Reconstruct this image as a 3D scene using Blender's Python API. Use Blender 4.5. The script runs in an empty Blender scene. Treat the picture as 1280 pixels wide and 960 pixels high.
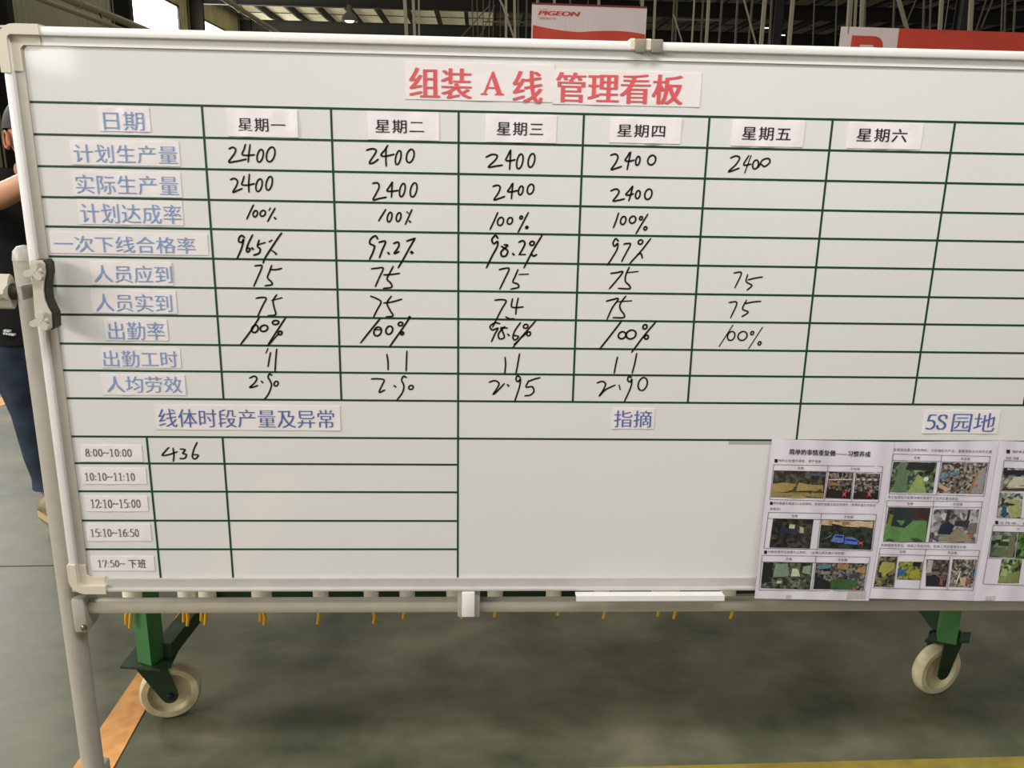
import bpy, bmesh, math, random
from mathutils import Vector, Matrix
random.seed(7)
SC = bpy.context.scene
COL = SC.collection
# ---------------------------------------------------------------- camera (calibrated from the board grid)
CAM_D, CAM_H, FPX = 1.7, 1.5, 1035.0
RIGHT = Vector((0.99909977, -0.03806747, 0.01872198))
DOWN = Vector((0.00823863, -0.25880925, -0.96589332))
FWD = Vector((0.04161454, 0.96517804, -0.25826264))
cd = bpy.data.cameras.new('camera'); cam = bpy.data.objects.new('camera', cd); COL.objects.link(cam)
cd.sensor_width = 36.0; cd.lens = 36.0 * FPX / 1280.0; cd.clip_start = 0.05; cd.clip_end = 300
m3 = Matrix((RIGHT, -DOWN, -FWD)).transposed()
cam.matrix_world = Matrix.Translation((0, -CAM_D, CAM_H)) @ m3.to_4x4()
SC.camera = cam
# ---------------------------------------------------------------- world, lights, exposure
w = bpy.data.worlds.new('hall_daylight'); SC.world = w; w.use_nodes = True
bg = w.node_tree.nodes['Background']
bg.inputs[0].default_value = (1.0, 0.965, 0.91, 1); bg.inputs[1].default_value = 0.29
SC.view_settings.view_transform = 'Standard'; SC.view_settings.look = 'None'
SC.view_settings.gamma = 1; SC.view_settings.use_curve_mapping = False
SC.view_settings.exposure = 0.0
def area(name, loc, target, sx, sy, power, col=(1, 1, 1)):
    l = bpy.data.lights.new(name, 'AREA'); l.shape = 'RECTANGLE'; l.size = sx; l.size_y = sy; l.energy = power; l.color = col
    o = bpy.data.objects.new(name, l); COL.objects.link(o); o.location = loc
    o.rotation_euler = (Vector(target) - Vector(loc)).to_track_quat('-Z', 'Y').to_euler(); return o
area('added_side_light', (-7.0, -3.6, 3.9), (0.2, 0, 1.1), 2.2, 1.6, 185, (1, .98, .94))  # assumed light from an unseen left window, after the clamp's shadow
area('added_board_top_light', (0.7, -1.7, 4.1), (0.6, 0, 1.3), 2.6, 0.5, 90, (1, .975, .94))  # added light, no fixture seen, brightens the board towards its top
area('added_side_light', (-8.4, 8.6, 5.4), (-3.6, 4.6, 0), 3.5, 2.0, 620, (1, .98, .93))  # added light, no window in this bay, brightens the floor at the left

# ---------------------------------------------------------------- helpers
def ray(px, py): return RIGHT * ((px - 640) / FPX) + DOWN * ((py - 480) / FPX) + FWD
def P(px, py, Y=0.0):                    # where the sight line of a photo pixel meets the upright plane y=Y
    d = ray(px, py); t = (Y + CAM_D) / d.y; return Vector((d.x * t, Y, CAM_H + d.z * t))
def F(px, py, z=0.0):                    # ... meets the floor
    d = ray(px, py); t = (z - CAM_H) / d.z; return Vector((d.x * t, -CAM_D + d.y * t, z))
def PX(px, py, X):
    d = ray(px, py); t = X / d.x; return Vector((X, -CAM_D + d.y * t, CAM_H + d.z * t))
def lin(c):
    if isinstance(c, str): c = tuple(int(c[i:i + 2], 16) / 255 for i in (0, 2, 4))
    return tuple((v / 12.92 if v <= .04045 else ((v + .055) / 1.055) ** 2.4) for v in c)
MATS = {}
def mat(name, c, rough=.6, metal=0, spec=.5, var=.0, scale=8, bump=0, bscale=60, c2=None, coat=0, emit=0, stretch=None):
    if name in MATS: return MATS[name]
    m = bpy.data.materials.new(name); m.use_nodes = True; nt = m.node_tree; N = nt.nodes; L = nt.links
    b = N['Principled BSDF']; c = lin(c)
    b.inputs['Base Color'].default_value = (*c, 1); b.inputs['Roughness'].default_value = rough
    b.inputs['Metallic'].default_value = metal; b.inputs['Specular IOR Level'].default_value = spec
    b.inputs['Coat Weight'].default_value = coat
    tc = N.new('ShaderNodeTexCoord'); src = tc.outputs['Object']
    if stretch:
        mp = N.new('ShaderNodeMapping'); mp.inputs['Scale'].default_value = stretch; L.new(src, mp.inputs[0]); src = mp.outputs[0]
    if var or c2:
        n = N.new('ShaderNodeTexNoise'); n.inputs['Scale'].default_value = scale; n.inputs['Detail'].default_value = 5
        L.new(src, n.inputs['Vector'])
        r = N.new('ShaderNodeValToRGB'); L.new(n.outputs[0], r.inputs[0])
        ca = lin(c2) if c2 else tuple(v * (1 - var) for v in c)
        cb = c if c2 else tuple(min(1, v * (1 + var)) for v in c)
        r.color_ramp.elements[0].position = .35; r.color_ramp.elements[1].position = .65
        r.color_ramp.elements[0].color = (*ca, 1); r.color_ramp.elements[1].color = (*cb, 1)
        L.new(r.outputs[0], b.inputs['Base Color'])
    if bump:
        n2 = N.new('ShaderNodeTexNoise'); n2.inputs['Scale'].default_value = bscale; n2.inputs['Detail'].default_value = 3
        L.new(src, n2.inputs['Vector'])
        bp = N.new('ShaderNodeBump'); bp.inputs['Strength'].default_value = bump; bp.inputs['Distance'].default_value = .01
        L.new(n2.outputs[0], bp.inputs['Height']); L.new(bp.outputs[0], b.inputs['Normal'])
    if emit:
        b.inputs['Emission Color'].default_value = (*c, 1); b.inputs['Emission Strength'].default_value = emit
    MATS[name] = m; return m
def origin(o):
    v = Vector((0, 0, 0))
    while o: v += o.location; o = o.parent
    return v
def link_mesh(name, me, m, parent=None, label=None, cat=None, group=None, kind=None, loc=None):
    if m and not me.materials: me.materials.append(m)
    o = bpy.data.objects.new(name, me); COL.objects.link(o)
    if loc is not None: o.location = loc
    if parent: o.parent = parent
    for k, v in (('label', label), ('category', cat), ('group', group), ('kind', kind)):
        if v: o[k] = v
    return o
def thing(name, label, cat, loc=(0, 0, 0), group=None):
    o = bpy.data.objects.new(name, None); COL.objects.link(o); o.location = loc; o.empty_display_size = .05
    o['label'] = label; o['category'] = cat
    if group: o['group'] = group
    return o
def raw(name, vs, fs, m, parent=None, smooth=False, **k):     # vertices in world metres
    if parent: off = origin(parent); loc = None
    else:
        lo = [min(v[i] for v in vs) for i in range(3)]; hi = [max(v[i] for v in vs) for i in range(3)]
        off = Vector(((lo[0] + hi[0]) / 2, (lo[1] + hi[1]) / 2, lo[2])); loc = off
    me = bpy.data.meshes.new(name); me.from_pydata([tuple(Vector(v) - off) for v in vs], [], fs)
    if smooth: me.polygons.foreach_set('use_smooth', [True] * len(me.polygons))
    me.update(); return link_mesh(name, me, m, parent, loc=loc, **k)
class MB:                                 # collects shapes for ONE mesh
    def __init__(s): s.v = []; s.f = []; s.sm = False
    def add(s, vs, fs):
        n = len(s.v); s.v += [Vector(v) for v in vs]; s.f += [tuple(i + n for i in f) for f in fs]; return s
    def box(s, a, b, bev=0):
        x0, y0, z0 = [min(a[i], b[i]) for i in range(3)]; x1, y1, z1 = [max(a[i], b[i]) for i in range(3)]
        if bev:
            bm = bmesh.new(); bmesh.ops.create_cube(bm, size=1)
            for v in bm.verts: v.co = Vector(((x0 + x1) / 2 + v.co.x * (x1 - x0), (y0 + y1) / 2 + v.co.y * (y1 - y0), (z0 + z1) / 2 + v.co.z * (z1 - z0)))
            bmesh.ops.bevel(bm, geom=bm.edges[:], offset=bev, segments=2, affect='EDGES', profile=.5)
            bm.verts.index_update(); s.add([v.co.copy() for v in bm.verts], [tuple(v.index for v in f.verts) for f in bm.faces]); bm.free(); return s
        return s.add([(x0, y0, z0), (x1, y0, z0), (x1, y1, z0), (x0, y1, z0), (x0, y0, z1), (x1, y0, z1), (x1, y1, z1), (x0, y1, z1)],
                     [(0, 3, 2, 1), (4, 5, 6, 7), (0, 1, 5, 4), (1, 2, 6, 5), (2, 3, 7, 6), (3, 0, 4, 7)])
    def bar(s, a, b, w, h=None, up=(0, 0, 1)):
        a = Vector(a); b = Vector(b); h = h or w; d = (b - a).normalized(); up = Vector(up)
        if abs(d.dot(up)) > .98: up = Vector((0, 1, 0))
        u = d.cross(up).normalized(); v = u.cross(d)
        q = [u * w / 2 * i + v * h / 2 * j for i, j in ((-1, -1), (1, -1), (1, 1), (-1, 1))]
        return s.add([a + k for k in q] + [b + k for k in q], [(0, 1, 2, 3), (7, 6, 5, 4), (0, 4, 5, 1), (1, 5, 6, 2), (2, 6, 7, 3), (3, 7, 4, 0)])
    def tube(s, pts, r, n=12, cap=True):
        pts = [Vector(p) for p in pts]; rs = r if isinstance(r, (list, tuple)) else [r] * len(pts)
        ref = None; base = len(s.v); k = len(pts)
        for i, p in enumerate(pts):
            d = (pts[min(i + 1, k - 1)] - pts[max(i - 1, 0)]).normalized()
            if ref is None: ref = Vector((0, 0, 1)) if abs(d.z) < .9 else Vector((0, 1, 0))
            u = d.cross(ref).normalized(); v = u.cross(d); ref = v
            for j in range(n):
                a = 2 * math.pi * j / n; s.v.append(p + (u * math.cos(a) + v * math.sin(a)) * rs[i])
        for i in range(k - 1):
            for j in range(n):
                a = base + i * n + j; b = base + i * n + (j + 1) % n; s.f.append((a, b, b + n, a + n))
        if cap: s.f.append(tuple(base + j for j in range(n))[::-1]); s.f.append(tuple(base + (k - 1) * n + j for j in range(n)))
        return s
    def lathe(s, c, axis, prof, n=28):    # prof: (distance along axis, radius)
        c = Vector(c); ax = Vector(axis).normalized(); u = ax.cross(Vector((0, 0, 1)) if abs(ax.z) < .9 else Vector((1, 0, 0))).normalized(); v = ax.cross(u)
        b = len(s.v)
        for (t, r) in prof:
            for j in range(n):
                a = 2 * math.pi * j / n; s.v.append(c + ax * t + (u * math.cos(a) + v * math.sin(a)) * r)
        for i in range(len(prof) - 1):
            for j in range(n):
                p = b + i * n + j; q = b + i * n + (j + 1) % n; s.f.append((p, q, q + n, p + n))
        return s
    def prism(s, poly, dvec):             # polygon in world points, pushed along dvec
        k = len(poly); dv = Vector(dvec); vs = [Vector(p) for p in poly] + [Vector(p) + dv for p in poly]
        return s.add(vs, [tuple(range(k)), tuple(range(2 * k - 1, k - 1, -1))] + [(i, i + k, (i + 1) % k + k, (i + 1) % k) for i in range(k)])
    def build(s, name, m, parent=None, smooth=False, **k):
        o = raw(name, s.v, s.f, m, parent, **k)
        bm = bmesh.new(); bm.from_mesh(o.data); bmesh.ops.recalc_face_normals(bm, faces=bm.faces[:]); bm.to_mesh(o.data); bm.free()
        if smooth:
            o.data.polygons.foreach_set('use_smooth', [True] * len(o.data.polygons))
            o.data.set_sharp_from_angle(angle=math.radians(40))
        return o

# ---------------------------------------------------------------- materials
M_board = mat('whiteboard_enamel', (.882, .874, .866), .07, spec=.4, var=.012, scale=3)
M_alu = mat('frame_coated_metal', (.94, .93, .92), .34, metal=.0, spec=.6, var=.02, scale=30)
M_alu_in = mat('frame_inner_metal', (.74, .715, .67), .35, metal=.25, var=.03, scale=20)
M_alu_b = mat('lower_frame_metal', (.76, .745, .73), .32, spec=.6, var=.03, scale=30)
M_cap = mat('corner_plastic', (.86, .82, .745), .42)
M_stand = mat('stand_paint', (.70, .675, .635), .42, spec=.5, var=.03, scale=40, bump=.03, bscale=400)
M_rail = mat('rail_paint', (.66, .63, .57), .45, var=.05, scale=20)
M_dark = mat('dark_steel', (.10, .095, .08), .6, var=.15, scale=6)
M_green_tape = mat('green_grid_tape', (.03, .24, .165), .5)
M_ink = mat('marker_ink', (.055, .05, .05), .35)
M_paper = mat('label_paper_tape', (.93, .90, .90), .22, spec=.6, bump=.12, bscale=30)
M_paper2 = mat('weekday_paper_tape', (.95, .915, .93), .25, spec=.6, bump=.15, bscale=30)
M_poster = mat('poster_paper', (.86, .83, .87), .42, spec=.4, bump=.08, bscale=25)
M_blue = mat('blue_print', (.50, .61, .80), .5)
M_blue2 = mat('dark_blue_print', (.33, .41, .66), .5)
M_red = mat('red_print', (.86, .36, .38), .5)
M_black = mat('black_print', (.12, .115, .13), .5)
M_grey = mat('grey_print', (.34, .33, .36), .5)
M_green = mat('green_cart_paint', (.26, .47, .26), .42, var=.15, scale=14, c2=None)
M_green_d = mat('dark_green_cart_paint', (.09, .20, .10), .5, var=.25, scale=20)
M_green_p = mat('scuffed_plate_paint', (.15, .27, .15), .45, c2=(.10, .17, .10), scale=40)
M_nylon = mat('cream_nylon', (.86, .82, .68), .45, c2=(.70, .64, .48), scale=16)
M_sleeve = mat('white_sleeve', (.97, .94, .88), .35)
M_yellow = mat('yellow_coated_wire', (.90, .67, .10), .35)
M_clad = mat('wall_cladding', (.82, .80, .68), .6, var=.08, scale=.6)
M_clad_l = mat('wall_side_sheet', (.5, .49, .4), .6)
M_pipe = mat('beige_pipe', (.72, .69, .58), .3, spec=.6)
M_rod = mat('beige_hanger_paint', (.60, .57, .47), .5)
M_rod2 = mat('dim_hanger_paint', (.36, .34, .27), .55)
M_beam = mat('roof_beam_paint', (.13, .125, .10), .6)
M_roof = mat('lit_roof_sheet', (.78, .74, .60), .6, c2=(.62, .59, .46), scale=.5, emit=.26)  # light falling on these sheets is put in as a glow
M_roof_d = mat('dim_lit_roof_sheet', (.62, .56, .46), .45, c2=(.30, .26, .20), scale=.9, emit=.045)  # darker copy of the lit sheets, fainter light put in as glow
M_win = mat('bright_sky_pane', (1, .99, .95), .3, emit=8)
M_lamp_glint = mat('lamp_and_glint_glow', (1, .97, .88), .3, emit=2)
M_ban_w = mat('banner_white', (.94, .87, .87), .55)
M_ban_r = mat('banner_red', (.84, .29, .21), .5, var=.1, scale=2)
M_skin = mat('skin', (.78, .56, .44), .5)
M_hair = mat('black_hair', (.05, .045, .04), .6, bump=.4, bscale=150)
M_shirt = mat('black_tshirt', (.035, .033, .035), .85, bump=.2, bscale=30)
M_jeans = mat('dark_denim', (.10, .13, .20), .8, c2=(.20, .25, .33), scale=9, bump=.2, bscale=40)
M_shoe = mat('pale_shoe', (.62, .57, .42), .6, c2=(.42, .40, .30), scale=30)
M_orange = mat('orange_floor_paint', (.93, .67, .37), .55, c2=(.84, .58, .31), scale=22)
M_yel_floor = mat('yellow_floor_paint', (.62, .55, .22), .55, c2=(.52, .46, .20), scale=15)
M_knob = mat('ivory_knob_plastic', (.80, .775, .72), .4)
M_bracket_d = mat('bracket_side_shade', (.17, .15, .11), .5)  # shade on the bracket's side put into a dark colour

# floor material: worn green epoxy under grey dirt
def floor_mat():
    m = bpy.data.materials.new('worn_green_epoxy'); m.use_nodes = True; N = m.node_tree.nodes; L = m.node_tree.links
    b = N['Principled BSDF']; b.inputs['Roughness'].default_value = .42; b.inputs['Specular IOR Level'].default_value = .5
    tc = N.new('ShaderNodeTexCoord')
    n = N.new('ShaderNodeTexNoise'); n.inputs['Scale'].default_value = 2.3; n.inputs['Detail'].default_value = 8; n.inputs['Roughness'].default_value = .62
    mp = N.new('ShaderNodeMapping'); mp.inputs['Scale'].default_value = (1, 1.35, 1); L.new(tc.outputs['Object'], mp.inputs[0]); L.new(mp.outputs[0], n.inputs['Vector'])
    r = N.new('ShaderNodeValToRGB'); L.new(n.outputs[0], r.inputs[0]); e = r.color_ramp.elements
    e[0].position = .33; e[0].color = (*lin((.24, .265, .19)), 1); e[1].position = .68; e[1].color = (*lin((.49, .475, .39)), 1)
    k = e.new(.5); k.color = (*lin((.375, .375, .29)), 1)
    s = N.new('ShaderNodeTexNoise'); s.inputs['Scale'].default_value = 26; s.inputs['Detail'].default_value = 6; s.inputs['Roughness'].default_value = .7; L.new(mp.outputs[0], s.inputs['Vector'])
    r2 = N.new('ShaderNodeValToRGB'); L.new(s.outputs[0], r2.inputs[0]); r2.color_ramp.elements[0].position = .66; r2.color_ramp.elements[1].position = .80
    r2.color_ramp.elements[0].color = (0, 0, 0, 1); r2.color_ramp.elements[1].color = (.35, .35, .35, 1)
    mx = N.new('ShaderNodeMixRGB'); L.new(r2.outputs[0], mx.inputs[0]); L.new(r.outputs[0], mx.inputs[1]); mx.inputs[2].default_value = (*lin((.62, .62, .52)), 1)
    L.new(mx.outputs[0], b.inputs['Base Color'])
    r3 = N.new('ShaderNodeMapRange'); L.new(n.outputs[0], r3.inputs[0]); r3.inputs[3].default_value = .34; r3.inputs[4].default_value = .6; L.new(r3.outputs[0], b.inputs['Roughness'])
    bp = N.new('ShaderNodeBump'); bp.inputs['Strength'].default_value = .06; L.new(s.outputs[0], bp.inputs['Height']); L.new(bp.outputs[0], b.inputs['Normal'])
    return m
M_floor = floor_mat()

# ================================================================= the hall
XW = -10.0
fl = raw('floor', [(XW, -24, 0), (34, -24, 0), (34, 74, 0), (XW, 74, 0)], [(0, 1, 2, 3)], M_floor, kind='structure')
# saw-cut floor joints
for (a, b) in (((0, 708), (75, 707)), ((0, 478), (12, 472))):
    pa, pb = F(*a), F(*b); d = (pb - pa).normalized(); q = Vector((-d.y, d.x, 0)) * .004
    A, B = pa - d * 3, pa + d * 9; A.z = B.z = .0008
    raw('floor_joint', [A - q, B - q, B + q, A + q], [(0, 1, 2, 3)], M_dark, fl)
def stripe(name, quad, m, label):
    me = [Vector((p.x, p.y, .0025)) for p in quad]; b = [Vector((p.x, p.y, 0)) for p in quad]
    return MB().add(b + me, [(4, 5, 6, 7), (0, 1, 5, 4), (1, 2, 6, 5), (2, 3, 7, 6), (3, 0, 4, 7)]).build(name, m, label=label, cat='floor marking')
a0, a1, b1, b0 = F(222.7, 767.7), F(247, 767.7), F(145, 954.6), F(92, 960)
dl, dr = (b0 - a0).normalized(), (b1 - a1).normalized()
stripe('floor_line', [a0 - dl * .9, a1 - dr * .9, b1 + dr * 2.2, b0 + dl * 2.2], M_orange, 'worn orange painted floor line running past the left caster of the green cart')
e0, e1 = F(0, 503), F(19, 494.4); ed = (e1 - e0).normalized(); en = Vector((-ed.y, ed.x, 0)) * .06
stripe('floor_line', [e0 - ed * 1.5 + en, e0 + ed * 4 + en, e0 + ed * 4 - en, e0 - ed * 1.5 - en], M_orange, 'orange painted floor line behind the legs of the person')
y0, y1 = F(980, 954.3), F(1280, 946.3); dy = (y1 - y0).normalized(); nn = Vector((dy.y, -dy.x, 0)) * .1
stripe('floor_line', [y0 - dy * .6, y1 + dy * 1.5, y1 + dy * 1.5 + nn, y0 - dy * .6 + nn], M_yel_floor, 'yellow painted floor line at the bottom right, in front of the stand')

ZROOF = 7.30
# left wall: ribbed cladding with window openings in the bays that have windows
COLS = [23.1 + 6.3 * k for k in range(-7, 9)]
ZW0, ZW1 = 3.3, 6.3
clad = MB()
def ribbed(y0, y1, z0, z1, pitch=.25):
    n = max(1, int((y1 - y0) / pitch)); vs = []
    for i in range(n):
        t = y0 + (y1 - y0) * i / n; q = (y1 - y0) / n
        for f, dx in ((0, 0), (.62, 0), (.70, .035), (.92, .035)): vs.append((XW + dx, t + q * f))
    vs.append((XW, y1)); k = len(vs)
    clad.add([(x, y, z0) for x, y in vs] + [(x, y, z1) for x, y in vs], [(i, i + 1, i + 1 + k, i + k) for i in range(k - 1)])
WIN = []
for i, c in enumerate(COLS[:-1]):
    e = c + 6.3
    if c < -1 or c > 20.5:  # unseen bays beside and behind the camera: windows assumed from glare and shadow
        wa, wb = (c + .25, e - 1.05) if c > 0 else (c + .5, e - .5)
        ribbed(c, wa, 0, ZROOF); ribbed(wb, e, 0, ZROOF); ribbed(wa, wb, 0, ZW0); ribbed(wa, wb, ZW1, ZROOF); WIN.append((wa, wb))
    else: ribbed(c, e, 0, ZROOF)
clad.build('wall_left', M_clad, kind='structure')
for i, (wa, wb) in enumerate(WIN):
    fr = MB(); t = .06
    fr.box((XW - .05, wa, ZW0), (XW + .05, wb, ZW0 + t)).box((XW - .05, wa, ZW1 - t), (XW + .05, wb, ZW1)).box((XW - .05, wa, ZW0), (XW + .05, wa + t, ZW1)).box((XW - .05, wb - t, ZW0), (XW + .05, wb, ZW1))
    f = fr.build('window_%d' % (i + 1), M_beam, kind='structure')
    k = 3
    for j in range(k):
        u0 = wa + t + (wb - wa - 2 * t) * j / k; u1 = wa + t + (wb - wa - 2 * t) * (j + 1) / k
        raw('pane', [(XW - .02, u0, ZW0 + t), (XW - .02, u1, ZW0 + t), (XW - .02, u1, ZW1 - t), (XW - .02, u0, ZW1 - t)], [(0, 1, 2, 3)], M_win, f)
for i, c in enumerate(COLS):
    if c < -2: continue
    b = MB().box((XW, c - .12, 0), (XW + .025, c + .12, ZROOF - .3)).box((XW + .025, c - .01, 0), (XW + .475, c + .01, ZROOF - .3)).box((XW + .475, c - .12, 0), (XW + .5, c + .12, ZROOF - .3))
    b.build('wall_column', M_beam, label='dark steel wall column standing against the ribbed left wall', cat='column', group='steel columns along the left wall')
raw('wall_back', [(XW, 74, 0), (34, 74, 0), (34, 74, ZROOF), (XW, 74, ZROOF)], [(0, 1, 2, 3)], M_clad, kind='structure')
# roof: sheets between purlins over the bays that the picture looks up into
ceil = raw('ceiling', [(XW, 22.9, ZROOF + .06), (34, 22.9, ZROOF + .06), (34, 74, ZROOF + .06), (XW, 74, ZROOF + .06)], [(3, 2, 1, 0)], M_beam, kind='structure')
ys = [23.1 + 6.3 * k for k in range(0, 9)]
zb = 6.54
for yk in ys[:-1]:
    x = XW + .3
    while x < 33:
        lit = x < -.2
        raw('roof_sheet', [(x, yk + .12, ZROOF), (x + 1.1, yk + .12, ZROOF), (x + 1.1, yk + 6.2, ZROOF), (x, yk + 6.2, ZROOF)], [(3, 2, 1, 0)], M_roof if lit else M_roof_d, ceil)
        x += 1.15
x = XW + .23
while x < 33:
    MB().box((x - .07, 23.2, ZROOF - .22), (x + .02, 73, ZROOF - .001)).build('purlin', M_beam, ceil); x += 1.15
for yk in ys:
    MB().box((XW + .5, yk - .1, zb), (34, yk + .1, zb + .03)).box((XW + .5, yk - .012, zb + .03), (34, yk + .012, zb + .44)).box((XW + .5, yk - .1, zb + .44), (34, yk + .1, zb + .47)).build('rafter', M_beam, ceil)
# pipes along the left wall
for (px, py, Y, X_, r, lab) in ((118, 12, None, -7.6, .075, 'thick beige overhead pipe running along the left wall, uppermost of the three'),
                            (128, 28, None, -7.2, .045, 'thin beige overhead pipe just below the thick one by the left wall'),
                            (312, 19, None, -4.6, .05, 'beige overhead pipe crossing in front of the dark roof beams')):
    p = PX(px, py, X_)
    pr = thing('overhead_pipe', lab, 'pipe', (X_, 10, p.z))
    MB().tube([(X_, 2, p.z), (X_, 60, p.z)], r, 12).build('pipe_run', M_pipe, pr, smooth=True)
    for k in range(9):
        MB().lathe((X_, 4 + 5.8 * k, p.z), (0, 1, 0), [(-.05, r), (-.05, r + .02), (.05, r + .02), (.05, r)], 12).build('coupling', M_pipe, pr)
        MB().bar((X_, 4 + 5.8 * k, p.z + r), (X_ - .03, 4 + 5.8 * k, p.z + r + .12), .02).build('hanger_strap', M_beam, pr)
# high-bay lamp
pl = P(437, 28, 22)
hb = thing('high_bay_lamp', 'small round high-bay lamp hanging on a cord between the roof beams', 'lamp', pl)
MB().tube([pl + Vector((0, 0, .42)), Vector((pl.x, pl.y, ZROOF))], .02, 8).build('cord', M_dark, hb)
MB().lathe(pl, (0, 0, 1), [(.02, .22), (.1, .21), (.18, .16), (.24, .08), (.28, .06), (.42, .05), (.43, 0)], 20).build('lamp_shade', mat('lamp_shade_grey', (.45, .43, .36), .35), hb, smooth=True)
MB().lathe(pl, (0, 0, 1), [(.12, .0), (.02, .05), (-.0, .09), (.04, .13), (.1, .13)], 16).build('bulb', M_lamp_glint, hb, smooth=True)
for (px, py, ln) in ((907, 19, .28), (977, 44, .26), (958, 35, .16)):  # reflections on the roof, put in as added glowing bars on cords
    p = P(px, py, 30)
    t = thing('roof_glint', {907: 'short glowing bar, a roof glint among the hanging rods, right of the white banner', 977: 'glowing bar, a roof glint beside the dark hanging post', 958: 'shortest glowing bar, a roof glint left of the dark hanging post'}[px], 'lamp', p)
    MB().box(p + Vector((-ln / 2, -.05, .03)), p + Vector((ln / 2, .05, .1))).build('lamp_body', M_beam, t)
    MB().tube([p + Vector((-ln / 2, 0, 0)), p + Vector((ln / 2, 0, 0))], .016, 8).build('glint_bar', M_lamp_glint, t)
    MB().tube([p + Vector((0, 0, .1)), Vector((p.x, p.y, ZROOF))], .012, 6).build('cord', M_dark, t)

# hanging steelwork over the work area
RODS = [(506, 509, 4.3, 0), (516.5, 519, 3.6, 0), (523.5, 524, 2, 0), (590, 592, 1.3, 1), (596, 598, 1.2, 1), (604, 603.5, 1.3, 1), (612, 611, 1.5, 1), (617, 616, 1, 1), (626, 625, 1.2, 1),
        (632.5, 632.5, 3, 0), (643, 644, 3, 0), (647.5, 648, 1.6, 1), (658.5, 657.5, 2, 1), (672, 671, 3, 0), (693, 692, 3, 0), (713, 712, 2, 1), (748.5, 748, 3, 0), (803, 802, 3.4, 0),
        (819, 816.6, 2.6, 0), (843, 840, 2.2, 1), (846.5, 844, 1.8, 1), (868, 864.5, 1.9, 0), (879, 876, 1.8, 1), (886, 882.5, 3.4, 0), (902.7, 898.5, 2.2, 1), (922, 919, 2.2, 1), (940.6, 935.6, 2.2, 1),
        (956, 951, 4.3, 0), (964.6, 962, 2.2, 1), (991, 986, 4.3, 0), (1018, 1016, 1.2, 1), (1046, 1044, 1.2, 1), (1063, 1059, 5, 0), (1070, 1067, 2.6, 0), (1078, 1075.5, 4, 0), (1082, 1080.5, 1.6, 1),
        (1118, 1115.6, 2, 1), (1155, 1153.5, 2, 1), (1163.5, 1161.5, 1.8, 1), (1177, 1173.5, 4, 0), (1214.5, 1211, 4.5, 0), (1253, 1251, 1.5, 1), (1257, 1255, 1.5, 1), (1269, 1266, 2, 1)]
YR = 14.0
hang = thing('hanging_steel_frame', 'overhead frame of thin beige rods and braces hanging from the dark roof', 'frame', (4, YR, 3))
ZL, ZT = 3.05, ZROOF - .3
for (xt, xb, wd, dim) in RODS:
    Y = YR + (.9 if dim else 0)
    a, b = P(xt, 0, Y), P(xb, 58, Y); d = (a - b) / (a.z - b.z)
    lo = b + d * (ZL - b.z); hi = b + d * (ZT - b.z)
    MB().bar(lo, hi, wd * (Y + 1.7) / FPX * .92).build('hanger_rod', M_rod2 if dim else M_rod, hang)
for (p, q, wd, dim) in (((625, 0), (632, 14), 2, 0), ((634, 23), (643, 48), 2.2, 0), ((930, 0), (945.6, 57.5), 1.6, 0), ((846, 31), (854, 57), 1.3, 0), ((1123.4, 0), (1133, 34), 3.6, 0),
                        ((1145, 0), (1135, 24), 1.2, 1), ((575, 48), (600, 20), 1.2, 1), ((600, 46), (612, 20), 1.2, 1), ((1232, 2), (1224, 26), 1.2, 1), ((1240, 2), (1231, 24), 1.2, 1)):
    Y = YR + .45; a, b = P(*p, Y), P(*q, Y); d = (b - a) * .5
    MB().bar(a - d, b + d, wd * (Y + 1.7) / FPX).build('brace', M_rod2 if dim else M_rod, hang)
for (p, q, wd) in (((846, 24.7), (902, 25.6), 2), ((604, 27), (660, 28), 1.3)):
    MB().bar(P(*p, YR + .5), P(*q, YR + .5), wd * (YR + 2) / FPX).build('cross_bar', M_rod2, hang)
x0 = P(500, 50, YR).x; x1 = P(1290, 60, YR).x
MB().box((x0, YR - .06, ZL - .1), (x1, YR + .06, ZL)).build('lower_rail', M_rod, hang)
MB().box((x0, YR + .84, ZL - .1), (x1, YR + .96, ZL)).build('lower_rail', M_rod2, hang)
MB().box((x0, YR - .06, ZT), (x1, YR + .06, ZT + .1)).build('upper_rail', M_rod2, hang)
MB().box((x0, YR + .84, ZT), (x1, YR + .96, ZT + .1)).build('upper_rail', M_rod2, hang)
for i, (px, wd, lab) in enumerate(((972, 10, 'dark steel post behind the hanging rods, left of the red and white banner'), (1203.5, 8, 'dark steel post rising above the red banner at the right'))):
    a = P(px, 20, 18); h = wd * 19.7 / FPX / 2
    MB().box((a.x - h, 17.9, 0), (a.x + h, 17.93, ZROOF)).box((a.x - .015, 17.93, 0), (a.x + .015, 18.2, ZROOF)).box((a.x - h, 18.2, 0), (a.x + h, 18.23, ZROOF)).build('steel_post', M_dark, label=lab, cat='post')

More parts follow.
